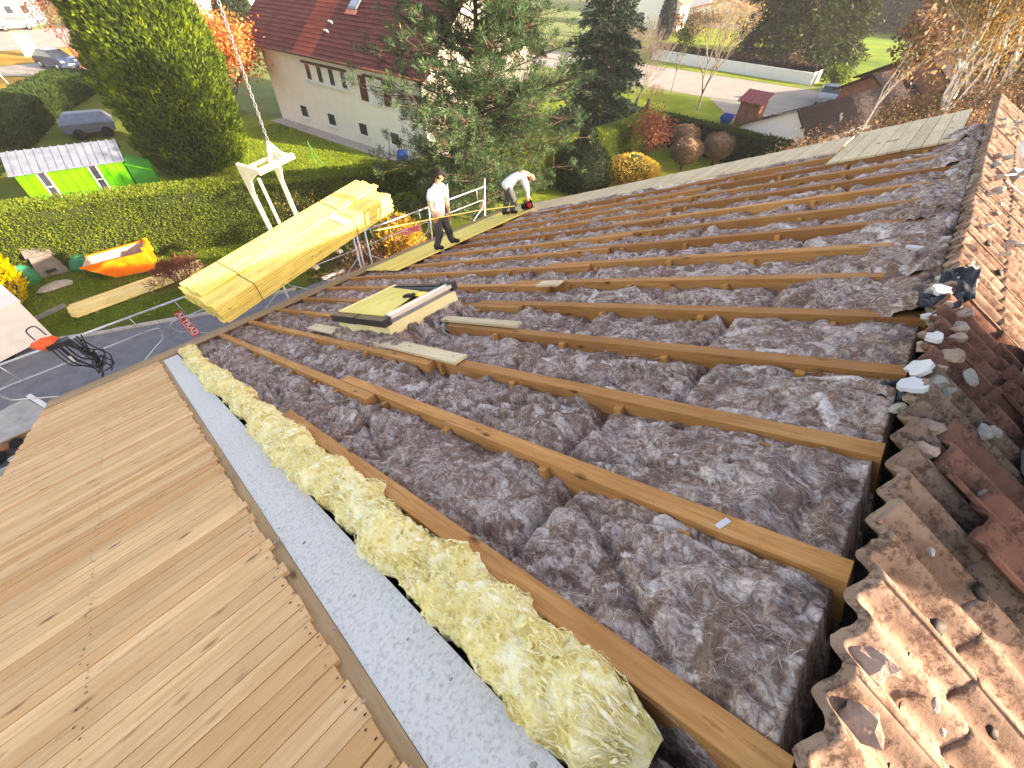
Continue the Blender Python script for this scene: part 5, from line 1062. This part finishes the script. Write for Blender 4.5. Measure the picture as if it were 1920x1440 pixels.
wput('back_panel', slab([hk(0, -.475, .12), hk(0, .475, .12), hk(0, .555, .86), hk(0, -.555, .86)], .02, -HD), 'orange_paint', hb)
wput('floor_panel', slab([hk(.01, -.44, .10), hk(1.25, -.43, .05), hk(1.25, .43, .05), hk(.01, .44, .10)], .02, (0, 0, -1)), 'hopper_inside', hb)
wput('lip_panel', slab([hk(1.26, -.43, .05), hk(2.0, -.45, .61), hk(2.0, .45, .61), hk(1.26, .43, .05)], .02, (0, 0, -1)), 'hopper_inside', hb)
for b in (-.4, .4): wput('lifting_lug', MB().beam(hk(-.05, b, .5), hk(-.05, b, 1.0), .08, .12), 'orange_paint', hb)
wput('rear_rail', MB().beam(hk(-.06, -.55, .9), hk(-.06, .55, .9), .06, .1), 'orange_paint', hb)
st = thing('plank_stack', (.6, 18.6, 0), 'stack of new pale planks lying on the lawn beside the drive', 'planks')
plm = [MB().box(0, L, -.058, .058, 0, .034).mesh('plank', 'new_board') for L in (4.15, 4.2, 4.26)]
for l in range(4):
    for b in range(6):
        if l == 3 and b in (0, 4): continue
        put('plank', random.choice(plm), st, Vector((-1.45 + random.uniform(-.07, .07), 18.28 + .12 * b + .02 * l, .06 + .036 * l)) - st.location, Matrix.Rotation(.035 + random.uniform(-.004, .004), 3, 'Z'))
for x in (-.9, .8, 2.2): wput('bearer', MB().box(x, x + .08, 18.2, 19.2, .004, .058), 'grey_board', st)
cpb = thing('compost_bin', (-1.25, 22.6, 0), 'grey slanting compost bin against the hedge', 'bin')
wput('body', MB().add([(-1.75, 22.1, 0), (-.85, 22.0, 0), (-.75, 22.75, 0), (-1.65, 22.85, 0), (-1.6, 22.25, .75), (-1.0, 22.15, .75), (-.95, 22.65, 1.15), (-1.55, 22.75, 1.15)], [(3, 2, 1, 0), (4, 5, 6, 7), (0, 1, 5, 4), (1, 2, 6, 5), (2, 3, 7, 6), (3, 0, 4, 7)]), 'grey_plastic', cpb)
wput('lid', slab([(-1.68, 22.17, .76), (-.92, 22.07, .76), (-.87, 22.7, 1.19), (-1.62, 22.82, 1.19)], .04, (0, -.5, 1)), 'grey_plastic', cpb)
wput('vent', MB().box(-1.45, -1.15, 22.02, 22.06, .15, .25), 'black_plastic', cpb)
for (x, y, sx, sy, sz, lb, sd) in ((-.15, 22.0, .62, .42, .35, 'green crumpled tarpaulin between the compost bin and the orange skip', 1), (-1.95, 22.0, .3, .3, .5, 'green sack beside the compost bin under the yellow conifer', 2)):
    single('tarpaulin', MB().ico((x, y, sz * .45), 1, 3, .10, (sx, sy, sz), sd), 'green_tarp', lb, 'tarpaulin', smooth=True)
single('stone_slab', MB().ico((-1.45, 21.0, .08), .5, 2, .12, (1.1, .6, .22), 4), 'mortar', 'pale stone slab on the path beside the yellow conifer', 'stone')
single('white_sack', MB().ico((3.55, 20.75, .14), .2, 2, .14, (1.1, .8, .8), 5), 'paper', 'small white sack on the sunlit grass by the hedge', 'sack', smooth=True)
# white box trailer
tr = thing('box_trailer', (-4.6, 18.6, 0), 'white flat-topped box trailer at the edge of the drive', 'trailer')
ta = Vector((-2.15, 17.5, 0)); td = Vector((-.58, -.72, 0)).normalized() ; td = Vector((-1.0, -.35, 0)).normalized(); tsd = Vector((-td.y, td.x, 0)) * -1
tsd = Vector((-.16, 1, 0)).normalized()
def tk(a, b, z): return ta + td * a + tsd * b + Vector((0, 0, z))
def hexa(m, a0, a1, b0, b1, z0, z1): return m.add([tk(a0, b0, z0), tk(a1, b0, z0), tk(a1, b1, z0), tk(a0, b1, z0), tk(a0, b0, z1), tk(a1, b0, z1), tk(a1, b1, z1), tk(a0, b1, z1)], [(0, 1, 2, 3), (7, 6, 5, 4), (4, 5, 1, 0), (5, 6, 2, 1), (6, 7, 3, 2), (7, 4, 0, 3)])
wput('box', hexa(MB(), 0, 3, 0, 1.7, .16, 1.42), 'white_paint', tr); wput('lid', hexa(MB(), -.04, 3.04, -.04, 1.74, 1.423, 1.5), 'white_paint', tr)
for a in (.9, 1.9): wput('lid_seam', hexa(MB(), a, a + .02, -.04, 1.74, 1.5, 1.508), 'white_paint', tr)
for a in (1.2, 1.85):
    for b in (.12, 1.4): wput('wheel', MB().tube([tk(a, b, .3), tk(a, b + .15, .3)], .3, 16), 'tyre', tr, True)
wput('drawbar', MB().beam(tk(0, .85, .42), tk(-.9, .85, .42), .08, .1), 'galv_dark', tr)
# green shed
gs = thing('green_shed', (1.2, 27.8, 0), 'bright green metal shed with grey ribbed roof behind the hedge', 'shed')
GA, GB = Vector((-.45, 27.7, 0)), Vector((3.2, 26.9, 0)); gd = (GB - GA).normalized(); gn = Vector((-gd.y, gd.x, 0)); GL = (GB - GA).length; GW = 1.9
def gk(a, b, z): return GA + gd * a + gn * b + Vector((0, 0, z))
npn = 11
for k in range(npn):
    a0, a1 = GL * k / npn + .012, GL * (k + 1) / npn - .012; wput('wall_panel', slab([gk(a0, 0, 0), gk(a1, 0, 0), gk(a1, 0, 1.98), gk(a0, 0, 1.98)], .03, -gn), 'shed_green', gs)
b_ = MB(); b_.add([gk(0, .002, 0), gk(GL, .002, 0), gk(GL, GW, 0), gk(0, GW, 0), gk(0, .002, 1.97), gk(GL, .002, 1.97), gk(GL, GW, 1.97), gk(0, GW, 1.97)], [(3, 2, 1, 0), (4, 5, 6, 7), (0, 1, 5, 4), (1, 2, 6, 5), (2, 3, 7, 6), (3, 0, 4, 7)]); wput('walls', b_, 'shed_dark_green', gs)
for a in (GL * .23, GL * .70):
    w_ = wput('window', slab([gk(a - .17, -.032, .75), gk(a + .17, -.032, .75), gk(a + .17, -.032, 1.95), gk(a - .17, -.032, 1.95)], .02, -gn), 'white_paint', gs)
    for z0, z1 in ((.82, 1.33), (1.37, 1.9)): wput('pane', slab([gk(a - .12, -.053, z0), gk(a + .12, -.053, z0), gk(a + .12, -.053, z1), gk(a - .12, -.053, z1)], .008, -gn), 'glass', w_)
nr = 14
for k in range(nr):
    a0, a1 = -.12 + (GL + .24) * k / nr, -.12 + (GL + .24) * (k + 1) / nr - .035
    wput('roof_sheet', slab([gk(a0, -.22, 1.96), gk(a1, -.22, 1.96), gk(a1, GW / 2, 2.55), gk(a0, GW / 2, 2.55)], .03, (0, 0, 1)), 'shed_roof', gs)
    wput('roof_rib', slab([gk(a1 - .02, -.23, 1.975), gk(a1 + .05, -.23, 1.975), gk(a1 + .05, GW / 2, 2.565), gk(a1 - .02, GW / 2, 2.565)], .05, (0, 0, 1)), 'shed_roof', gs)
wput('rear_roof', slab([gk(-.12, GW / 2 + .004, 2.55), gk(GL + .12, GW / 2 + .004, 2.55), gk(GL + .12, GW + .22, 1.96), gk(-.12, GW + .22, 1.96)], .03, (0, 0, 1)), 'shed_roof', gs)
le = wput('lean_to', MB().add([gk(GL + .06, .1, 0), gk(GL + .9, .1, 0), gk(GL + .9, 1.8, 0), gk(GL + .06, 1.8, 0), gk(GL + .06, .1, 1.75), gk(GL + .9, .1, 1.35), gk(GL + .9, 1.8, 1.35), gk(GL + .06, 1.8, 1.75)], [(3, 2, 1, 0), (4, 5, 6, 7), (0, 1, 5, 4), (1, 2, 6, 5), (2, 3, 7, 6), (3, 0, 4, 7)]), 'shed_dark_green', gs)
wput('lean_to_trim', MB().beam(gk(GL + .03, .06, 1.78), gk(GL + .93, .06, 1.37), .04, .06), 'shed_green', le)
# pale covered trailer behind the shed
bt = thing('camping_trailer', (4.2, 41, 0), 'pale blue folding trailer standing behind the green shed', 'trailer')
wput('tub', MB().add([(2.9, 40.2, .35), (5.4, 39.6, .35), (5.7, 41.2, .35), (3.2, 41.8, .35), (2.8, 40.1, .85), (5.5, 39.4, .85), (5.8, 41.3, .85), (3.1, 42.0, .85)], [(3, 2, 1, 0), (4, 5, 6, 7), (0, 1, 5, 4), (1, 2, 6, 5), (2, 3, 7, 6), (3, 0, 4, 7)]), 'pale_blue', bt)
wput('cover', MB().add([(2.85, 40.15, .86), (5.45, 39.45, .86), (5.75, 41.25, .86), (3.15, 41.95, .86), (3.4, 40.7, 1.3), (5.2, 40.2, 1.3), (5.35, 40.9, 1.3), (3.5, 41.4, 1.3)], [(4, 5, 6, 7), (0, 1, 5, 4), (1, 2, 6, 5), (2, 3, 7, 6), (3, 0, 4, 7)]), 'pale_blue', bt)
for x, y in ((3.5, 39.95), (4.9, 39.6)): wput('wheel', MB().tube([(x, y, .3), (x + .04, y + .16, .3)], .3, 14), 'tyre', bt, True)
# ---------------------------------------------------------------- cream neighbouring house
nh = thing('cream_house', (22, 30, 0), 'cream rendered house with large dark red tiled roof and brown shutters', 'house')
NA = Vector((16.86, 21.75, 0)); na = Vector((-.1028, .9947, 0)); nb_ = Vector((.9947, .1028, 0)); NL, ND, NE = 15.4, 10.5, 4.85
def nk_(s, d, z): return NA + na * s + nb_ * d + Vector((0, 0, z))
AL = R(40); RZ = NE + (ND / 2 + .7) * math.tan(AL)
pts = [(0, 0), (ND, 0), (ND, NE - .1), (ND / 2, NE - .1 + ND / 2 * math.tan(AL)), (0, NE - .1)]
m = MB(); m.v = [tuple(nk_(0, d, z)) for d, z in pts] + [tuple(nk_(NL, d, z)) for d, z in pts]; m.f = [tuple(range(5)), tuple(range(5, 10))[::-1]] + [(i, 5 + i, 5 + (i + 1) % 5, (i + 1) % 5) for i in range(5)]
wput('wall', m, 'render_wall', nh)
wput('plinth_path', slab([nk_(-.2, -1.0, .012), nk_(NL, -1.0, .012), nk_(NL, -.003, .012), nk_(-.2, -.003, .012)], .02, (0, 0, 1)), 'concrete', nh)
# roof: real courses of tiles, each course a part
SLP = (ND / 2 + .7) / math.cos(AL); ncr = 26
def rk(s, q, w): return nk_(s, -.7 + q * math.cos(AL), NE - .42 + q * math.sin(AL)) + (Vector((0, 0, 1)) * math.cos(AL) - nb_ * math.sin(AL)) * w
for k in range(ncr):
    q0, q1 = SLP * k / ncr, SLP * (k + 1) / ncr + .06
    for s0, s1, mt in ((-.9, 5.0, 'house_tile'), (5.0, 8.6, 'house_tile'), (8.6, 10.6, 'house_tile_red'), (10.6, 17.2, 'house_tile')):
        mm = MB(); A = [rk(s0, q0, .06), rk(s1 - .004, q0, .06), rk(s1 - .004, q1, .025), rk(s0, q1, .025)]; B = [p - Vector((0, 0, .035)) for p in A]
        mm.add(A + B, [(0, 1, 2, 3)[::-1], (4, 5, 6, 7), (0, 4, 5, 1)[::-1], (1, 5, 6, 2)[::-1], (2, 6, 7, 3)[::-1], (3, 7, 4, 0)[::-1]]); wput('tile_course', mm, mt, nh)
m = MB(); A = [nk_(-.9, ND / 2 + .01, RZ - .5), nk_(17.2, ND / 2 + .01, RZ - .5), nk_(17.2, ND + .7, NE - .4), nk_(-.9, ND + .7, NE - .4)]; wput('rear_roof', slab(A, .06, (0, 0, 1)), 'house_tile', nh)
wput('gutter', MB().tube([nk_(-.9, -.74, NE - .40), nk_(17.2, -.74, NE - .40)], .06, 8), 'shutter_brown', nh, True); wput('soffit', slab([nk_(-.85, -.68, NE - .46), nk_(17.1, -.68, NE - .46), nk_(17.1, 0, NE - .12), nk_(-.85, 0, NE - .12)], .02, (0, 0, -1)), 'shutter_brown', nh)
def opening(s0, s1, z0, z1, mat, par=nh, dep=.09, name='window', revealmat='white_wall', sill=True):
    fr_ = wput(name, MB().add([nk_(s0 - .05, -.002, z0 - .05), nk_(s1 + .05, -.002, z0 - .05), nk_(s1 + .05, -.03, z0 - .05), nk_(s0 - .05, -.03, z0 - .05), nk_(s0 - .05, -.002, z1 + .05), nk_(s1 + .05, -.002, z1 + .05), nk_(s1 + .05, -.03, z1 + .05), nk_(s0 - .05, -.03, z1 + .05)], [(3, 2, 1, 0), (4, 5, 6, 7), (0, 1, 5, 4), (1, 2, 6, 5), (2, 3, 7, 6), (3, 0, 4, 7)]), revealmat, par)
    wput('pane', slab([nk_(s0, -.031, z0), nk_(s1, -.031, z0), nk_(s1, -.031, z1), nk_(s0, -.031, z1)], .006, -nb_), mat, fr_)
    if sill: wput('sill', MB().beam(nk_(s0 - .12, -.07, z0 - .09), nk_(s1 + .12, -.07, z0 - .09), .16, .07), 'white_wall', fr_)
    return fr_
for s in (6.75, 7.95, 9.15, 10.35): opening(s - .22, s + .22, 3.05, 3.86, 'glass', sill=False)
wput('lintel', MB().beam(nk_(6.35, -.06, 3.96), nk_(10.85, -.06, 3.96), .12, .12), 'shutter_brown', nh); wput('long_sill', MB().beam(nk_(6.3, -.07, 2.95), nk_(10.8, -.07, 2.95), .16, .08), 'white_wall', nh)
opening(3.3, 4.55, 2.72, 3.85, 'white_paint'); wput('lintel', MB().beam(nk_(3.1, -.06, 3.97), nk_(4.8, -.06, 3.97), .12, .1), 'shutter_brown', nh)
for s0 in (2.55, 4.66): 
    sh_ = wput('shutter', slab([nk_(s0, -.035, 2.66), nk_(s0 + .62, -.035, 2.66), nk_(s0 + .62, -.035, 3.92), nk_(s0, -.035, 3.92)], .04, -nb_), 'shutter_brown', nh)
    for z in (2.85, 3.7): wput('shutter_bar', MB().beam(nk_(s0 + .04, -.085, z), nk_(s0 + .58, -.085, z), .03, .09), 'shutter_brown', sh_)
for s in (2.75, 5.75, 9.0, 12.1): opening(s - .36, s + .36, .66, 1.30, 'glass')
sw_ = wput('roof_window', slab([rk(6.6, 3.3, .12), rk(7.4, 3.3, .12), rk(7.4, 4.4, .12), rk(6.6, 4.4, .12)], .05, (0, 0, 1)), 'galv_dark', nh); wput('pane', slab([rk(6.68, 3.4, .176), rk(7.32, 3.4, .176), rk(7.32, 4.32, .176), rk(6.68, 4.32, .176)], .006, (0, 0, 1)), 'sky_glass', sw_)
wput('flashing', slab([rk(6.5, 3.0, .09), rk(7.5, 3.0, .09), rk(7.5, 3.28, .10), rk(6.5, 3.28, .10)], .01, (0, 0, 1)), 'roof_orange', nh)
for q, s in ((1.7, 8.3), (2.3, 8.35), (1.7, 8.12), (2.3, 8.17)): wput('roof_vent', MB().tube([rk(s, q, .03), rk(s, q, .22)], .06, 8), 'galv', nh, True)
# green fence panel beside it
gf = thing('wire_fence', (16.2, 21.3, 0), 'green wire mesh panel beside the corner of the cream house', 'fence')
for k in range(9): wput('wire', MB().tube([(15.9 + .12 * k, 21.35 - .12 * k, .05), (15.9 + .12 * k, 21.35 - .12 * k, 1.6)], .01, 5), 'shed_dark_green', gf)
for k in range(7): wput('wire', MB().tube([(15.9, 21.35, .1 + .24 * k), (16.86, 20.39, .1 + .24 * k)], .01, 5), 'shed_dark_green', gf)
single('water_butt', MB().lathe([(.28, 0), (.33, .1), (.34, .8), (.3, .9)], 16, (15.6, 22.6, 0)), 'blue_plastic', 'blue water butt at the corner of the cream house', 'barrel', smooth=True)
gp = thing('garden_post', (11.9, 26.3, 0), 'thin dark green post on the lawn by the crane fork', 'post')
wput('post', MB().tube([(11.9, 26.3, 0), (11.85, 26.4, 1.3)], .04, 6), 'shed_dark_green', gp); wput('stay', MB().tube([(12.2, 25.9, 0), (11.87, 26.35, 1.1)], .02, 6), 'shed_dark_green', gp)
# ---------------------------------------------------------------- street side
rs = thing('red_roofed_shed', (42.6, 11.7, 0), 'small brown shed with red ribbed metal roof beside the street', 'shed')
for k in range(2): wput('door', MB().box(41.9, 41.95, 10.92 + .82 * k, 10.92 + .82 * k + .80, 0, 1.75), 'wood_brown', rs)
wput('walls', MB().box(41.953, 43.4, 10.9, 12.56, 0, 1.8), 'wood_brown', rs)
for k in range(12): wput('roof_rib', slab([(41.55, 10.72 + .17 * k, 1.72), (41.55, 10.72 + .17 * k + .155, 1.72), (43.6, 10.72 + .17 * k + .155, 2.3), (43.6, 10.72 + .17 * k, 2.3)], .03 + .03 * (k % 2), (-.3, 0, 1)), 'red_metal', rs)
bw = thing('blue_barrow', (41.6, 13.1, 0), 'blue wheelbarrow tipped beside the red-roofed shed', 'barrow')
wput('tray', MB().add([(41.3, 12.8, .1), (41.9, 12.8, .1), (41.9, 13.4, .1), (41.3, 13.4, .1), (41.1, 12.6, .6), (42.0, 12.6, .75), (42.0, 13.5, .75), (41.1, 13.5, .6)], [(3, 2, 1, 0), (0, 1, 5, 4), (1, 2, 6, 5), (2, 3, 7, 6), (3, 0, 4, 7)]), 'blue_plastic', bw); wput('wheel', MB().tube([(41.1, 13.05, .2), (41.1, 13.15, .2)], .2, 12), 'tyre', bw, True)
hedge('planter_row', [(44.5, 11.0), (49.5, 8.6)], .5, .45, 'hedge_dark', 'row of small dark shrubs edging the forecourt', 90, .16, 'dark_core', seed=160)
ww = thing('street_wall', (67.2, 24, 0), 'low white rendered wall along the far side of the street', 'wall')
wput('wall', MB().box(67.0, 67.25, 13.1, 34.0, 0, 1.15), 'white_wall', ww); wput('wall_end', MB().box(67.253, 70.5, 33.8, 34.0, 0, 1.2), 'white_wall', ww); wput('wall_end', MB().box(67.253, 70.2, 13.1, 13.3, 0, 1.2), 'white_wall', ww)
for y in (27.2, 31.0): wput('joint', MB().box(66.98, 66.998, y, y + .05, 0, 1.15), 'concrete', ww)
bin_ = thing('wheeled_bin', (42.7, 8.0, 0), 'black wheeled bin standing by the brown-roofed garage', 'bin')
wput('body', MB().add([(42.4, 7.75, .08), (43.0, 7.75, .08), (43.0, 8.3, .08), (42.4, 8.3, .08), (42.35, 7.7, 1.0), (43.05, 7.7, 1.0), (43.05, 8.35, 1.0), (42.35, 8.35, 1.0)], [(3, 2, 1, 0), (4, 5, 6, 7), (0, 1, 5, 4), (1, 2, 6, 5), (2, 3, 7, 6), (3, 0, 4, 7)]), 'black_plastic', bin_); wput('lid', MB().box(42.3, 43.1, 7.66, 8.4, 1.004, 1.08), 'black_plastic', bin_)
wput('wheel', MB().tube([(43.0, 7.72, .12), (43.0, 7.8, .12)], .12, 10), 'tyre', bin_, True)
# garage with brown tiles
ga = thing('brown_garage', (40, 5, 0), 'low garage with dark brown tiled roof and pale gable wall', 'garage')
GAx = Vector((.985, -.17, 0)).normalized(); GN = Vector((-GAx.y, GAx.x, 0)); GT = Vector((34.0, 6.75, 3.2)); GE = Vector((33.75, 5.26, 1.6))
for k in range(14):
    a0, a1 = GE.lerp(GT, k / 14), GE.lerp(GT, min(1, (k + 1) / 14 + .02)); nrm = Vector((-.0, -1.4, 1.5)).normalized()
    for s in range(2): wput('tile_course', slab([a0 + GAx * (8 * s), a0 + GAx * (8 * s + 7.99), a1 + GAx * (8 * s + 7.99) - nrm * .03, a1 + GAx * (8 * s) - nrm * .03], .05, tuple(nrm)), 'garage_tile', ga)
far = GT + GN * 3.4 - Vector((0, 0, 1.6))
wput('rear_roof', slab([GT + GN * .01, GT + GN * .01 + GAx * 16, far + GAx * 16, far], .05, (0, .4, 1)), 'garage_tile', ga)
def wallq(p, q, z1, z2, name): wput(name, slab([(p.x, p.y, 0), (q.x, q.y, 0), (q.x, q.y, z2), (p.x, p.y, z1)], .2, tuple(GAx)), 'white_wall', ga)
p0 = GE + GAx * .35 + GN * .2; p1 = GT + GAx * .35; p2 = far + GAx * .35 - GN * .25
wallq(p1, p0, 3.1, 1.75, 'gable_wall'); wallq(p2, p1, 1.65, 3.1, 'gable_wall')
wput('side_wall', MB().beam((p2.x, p2.y, .8), (p2.x + GAx.x * 15, p2.y + GAx.y * 15, .8), .2, 1.6), 'white_wall', ga)
for q, a in ((.35, 5.2), (.45, 5.35)): wput('roof_vent', MB().tube([GE.lerp(GT, q) + GAx * a, GE.lerp(GT, q) + GAx * a + Vector((0, 0, .28))], .07, 8), 'white_paint', ga, True)
# further brown roofs to the right
def far_house(name, c, L, Wd, zE, zR, yaw, wm, rm, label, wins=()):
    t = thing(name, c, label, 'house'); ax = Vector((math.cos(yaw), math.sin(yaw), 0)); s = Vector((-ax.y, ax.x, 0)); C = Vector(c)
    def k(a, b, z): return C + ax * a + s * b + Vector((0, 0, z))
    m = MB(); pr = [(-Wd / 2, 0), (Wd / 2, 0), (Wd / 2, zE), (0, zR - .1), (-Wd / 2, zE)]; m.v = [tuple(k(-L / 2, b, z)) for b, z in pr] + [tuple(k(L / 2, b, z)) for b, z in pr]; m.f = [tuple(range(5))[::-1], tuple(range(5, 10))] + [(i, (i + 1) % 5, 5 + (i + 1) % 5, 5 + i) for i in range(5)]
    wput('wall', m, wm, t); ov = .5; sl = (zR - zE) / (Wd / 2)
    for g in (-1, 1): wput('roof', slab([k(-L / 2 - ov, g * .01, zR), k(L / 2 + ov, g * .01, zR), k(L / 2 + ov, g * (Wd / 2 + ov), zE - ov * sl), k(-L / 2 - ov, g * (Wd / 2 + ov), zE - ov * sl)], .12, (0, 0, 1)), rm, t)
    for (side, a, z0, w, h) in wins:
        if side in 'LR': g = -1 if side == 'L' else 1; P4 = [k(a - w / 2, g * (Wd / 2 + .004), z0), k(a + w / 2, g * (Wd / 2 + .004), z0), k(a + w / 2, g * (Wd / 2 + .004), z0 + h), k(a - w / 2, g * (Wd / 2 + .004), z0 + h)]; o = s * g
        else: P4 = [k(-L / 2 - .004, a - w / 2, z0), k(-L / 2 - .004, a + w / 2, z0), k(-L / 2 - .004, a + w / 2, z0 + h), k(-L / 2 - .004, a - w / 2, z0 + h)]; o = -ax
        f_ = wput('window', slab(P4, .05, tuple(o)), 'white_paint', t); cP = sum((Vector(p) for p in P4), Vector()) / 4; wput('pane', slab([cP + (Vector(p) - cP) * .8 + o * .053 for p in P4], .01, tuple(o)), 'glass', f_)
    return t
far_house('brown_roofed_house', (66, 1.2, 0), 14, 9, 2.2, 4.6, -.35, 'wood_brown', 'garage_tile', 'low house with brown roof behind the brown thicket')
far_house('brown_annex', (57.5, 5.2, 0), 8, 4, 2.0, 3.2, -.2, 'wood_brown', 'garage_tile', 'brown roofed annex beside the meadow')
far_house('far_white_house', (106, 57, 0), 9, 15, 4.2, 7.6, .25, 'white_wall', 'roof_orange', 'far white house with orange roof behind the slim cypress', [('F', -5, 1.0, 1.6, 2.4), ('F', 0, 1.2, 1.4, 1.4), ('F', 4.5, 1.2, 1.4, 1.4), ('L', 0, 1.0, 1.4, 2.0)])
far_house('orange_annex', (126, 48, 0), 9, 16, 2.6, 4.6, .3, 'white_wall', 'roof_orange', 'low annex with orange roof beside the far white house', [('F', -4, .6, 2.2, 1.8), ('F', 1, .6, 2.2, 1.8), ('F', 5, .6, 1.6, 1.8)])
far_house('tall_white_house', (136, 66, 0), 10, 18, 6, 9, .3, 'white_wall', 'garage_tile', 'tall white house above the orange roofed annex', [('F', -6, 4, 1.4, 1.4), ('F', -1, 4, 1.4, 1.4), ('F', 4, 4, 1.4, 1.4)])
far_house('white_garage_house', (6, 108, 0), 14, 10, 5, 8, .12, 'white_wall', 'house_tile', 'white house with a grey garage front across the far road', [('L', 3.4, 1.2, 1.0, 1.0), ('L', 5.2, 1.2, 1.0, 1.0)])
gd_ = thing('garage_front', (2.8, 102.2, 0), 'grey garage front with pale door on the far white house', 'garage')
wput('front', MB().box(-1.5, 6.2, 101.2, 102.2, 0, 4.6), 'grey_plastic', gd_); wput('door', MB().box(1.6, 5.4, 101.1, 101.197, 0, 2.3), 'car_silver', gd_)
far_house('far_cream_house', (30, 82, 0), 14, 10, 5, 8.4, .1, 'white_wall', 'house_tile', 'far white house behind the orange trees', [('L', -3, 1.2, 1.2, 1.2), ('L', 1, 1.2, 1.2, 1.2), ('L', 4, 3.6, 1.2, 1.2)])
far_house('pale_block', (64, 66, 0), 12, 12, 7, 10, .5, 'white_wall', 'house_tile', 'pale tall house seen between the pine and the spruce', [('F', -2, 4, 1.3, 1.6), ('F', 2.5, 4, 1.3, 1.6)])
# cars
def car(name, c, yaw, label, mat, group='parked cars'):
    t = thing(name, c, label, 'car', group); t.rotation_euler = (0, 0, yaw)
    pr = [(-2.05, .35), (-2.1, .75), (-1.95, .95), (-1.0, 1.02), (2.0, .95), (2.1, .7), (2.08, .35)]; m = MB(); n = len(pr); W2 = .86
    m.v = [(x, -W2, z) for x, z in pr] + [(x, W2, z) for x, z in pr]; m.f = [tuple(range(n))[::-1], tuple(range(n, 2 * n))] + [(i, (i + 1) % n, n + (i + 1) % n, n + i) for i in range(n)]
    put('body', m.mesh('body', mat), t)
    pr = [(-1.15, 1.0), (-.45, 1.43), (1.1, 1.47), (1.9, .98)]; m = MB(); m.v = [(x, -.8 + .12 * (z > 1.1), z) for x, z in pr] + [(x, .8 - .12 * (z > 1.1), z) for x, z in pr]; m.f = [(0, 1, 2, 3)[::-1], (4, 5, 6, 7)] + [(i, (i + 1) % 4, 4 + (i + 1) % 4, 4 + i) for i in range(4)]
    put('cabin', m.mesh('cabin', 'glass'), t); put('roof', MB().box(-.5, 1.12, -.66, .66, 1.44, 1.5).mesh('roof', mat), t)
    for x in (-1.3, 1.3):
        for y in (-.87, .72): 
            w_ = put('wheel', MB().tube([(x, y, .32), (x, y + .15, .32)], .32, 14).mesh('wheel', 'tyre', True), t); put('rim', MB().tube([(x, y - .004, .32), (x, y + .154, .32)], .19, 10).mesh('rim', 'alu', True), w_)
    for y in (-.6, .6): put('headlight', MB().box(-2.12, -2.0, y - .16, y + .16, .68, .82).mesh('headlight', 'alu'), t); put('tail_light', MB().box(2.0, 2.12, y - .16, y + .16, .7, .84).mesh('tail_light', 'red_paint'), t)
    put('number_plate', MB().box(-2.125, -2.1, -.26, .26, .45, .56).mesh('number_plate', 'paper'), t)
    return t
car('parked_car', (7.6, 66.5, 0), 1.9, 'dark blue car parked under the dark red tree', 'car_blue'); car('parked_car', (9.0, 98.5, 0), .25, 'white car parked in front of the grey garage', 'car_white'); car('parked_car', (58.2, 9.4, 0), .2, 'silver car behind the brown-roofed garage', 'car_silver')
car('parked_car', (17, 88, 0), .2, 'silver car parked on the far road by the white house', 'car_silver')
rsn = thing('road_sign', (2.9, 60.4, 0), 'white road sign on a leaning pole by the ochre lawn', 'sign')
wput('pole', MB().tube([(2.9, 60.4, 0), (2.35, 61.0, 2.6)], .05, 8), 'white_paint', rsn, True); wput('plate', MB().add([(1.5, 60.7, 2.0), (2.8, 60.5, 2.0), (2.6, 60.8, 3.3), (1.6, 60.95, 3.3), (1.5, 60.75, 2.0), (2.8, 60.55, 2.0), (2.6, 60.85, 3.3), (1.6, 61.0, 3.3)], [(0, 1, 2, 3), (7, 6, 5, 4), (0, 4, 5, 1), (1, 5, 6, 2), (2, 6, 7, 3), (3, 7, 4, 0)]), 'white_paint', rsn)
ub = thing('utility_box', (6.9, 75.3, 0), 'white utility cabinet standing on the verge lawn', 'cabinet'); wput('cabinet', MB().box(6.3, 7.5, 75.1, 75.7, .1, 1.7), 'white_paint', ub); wput('plinth', MB().box(6.25, 7.55, 75.05, 75.75, 0, .098), 'concrete', ub)
ub2 = thing('white_board', (108, 30, 0), 'small white board on the far lawn below the dark firs', 'board'); wput('panel', MB().box(84, 84.1, 26.6, 27.8, .2, 2.0), 'white_paint', ub2); wput('leg', MB().box(84, 84.1, 26.7, 26.8, 0, .198), 'white_paint', ub2); ub2.location = (84, 27.2, 0)
for ch_ in ub2.children: ch_.location = ch_.location + Vector((108 - 84, 30 - 27.2, 0))
# ---------------------------------------------------------------- thin autumn haze
hz, nt, b = nodes('haze_air'); nt.nodes.remove(b)
pv_ = node(nt, 'ShaderNodeVolumePrincipled'); pv_.inputs['Color'].default_value = (.92, .96, 1, 1); pv_.inputs['Density'].default_value = .00042
nt.links.new(pv_.outputs[0], nt.nodes['Material Output'].inputs['Volume'])
o_ = put('haze', MB().box(-640, 940, -640, 940, -1.2, 27).mesh('haze', 'haze_air')); o_['kind'] = 'stuff'; o_['label'] = 'thin pale haze in the low sun'; o_['category'] = 'haze'
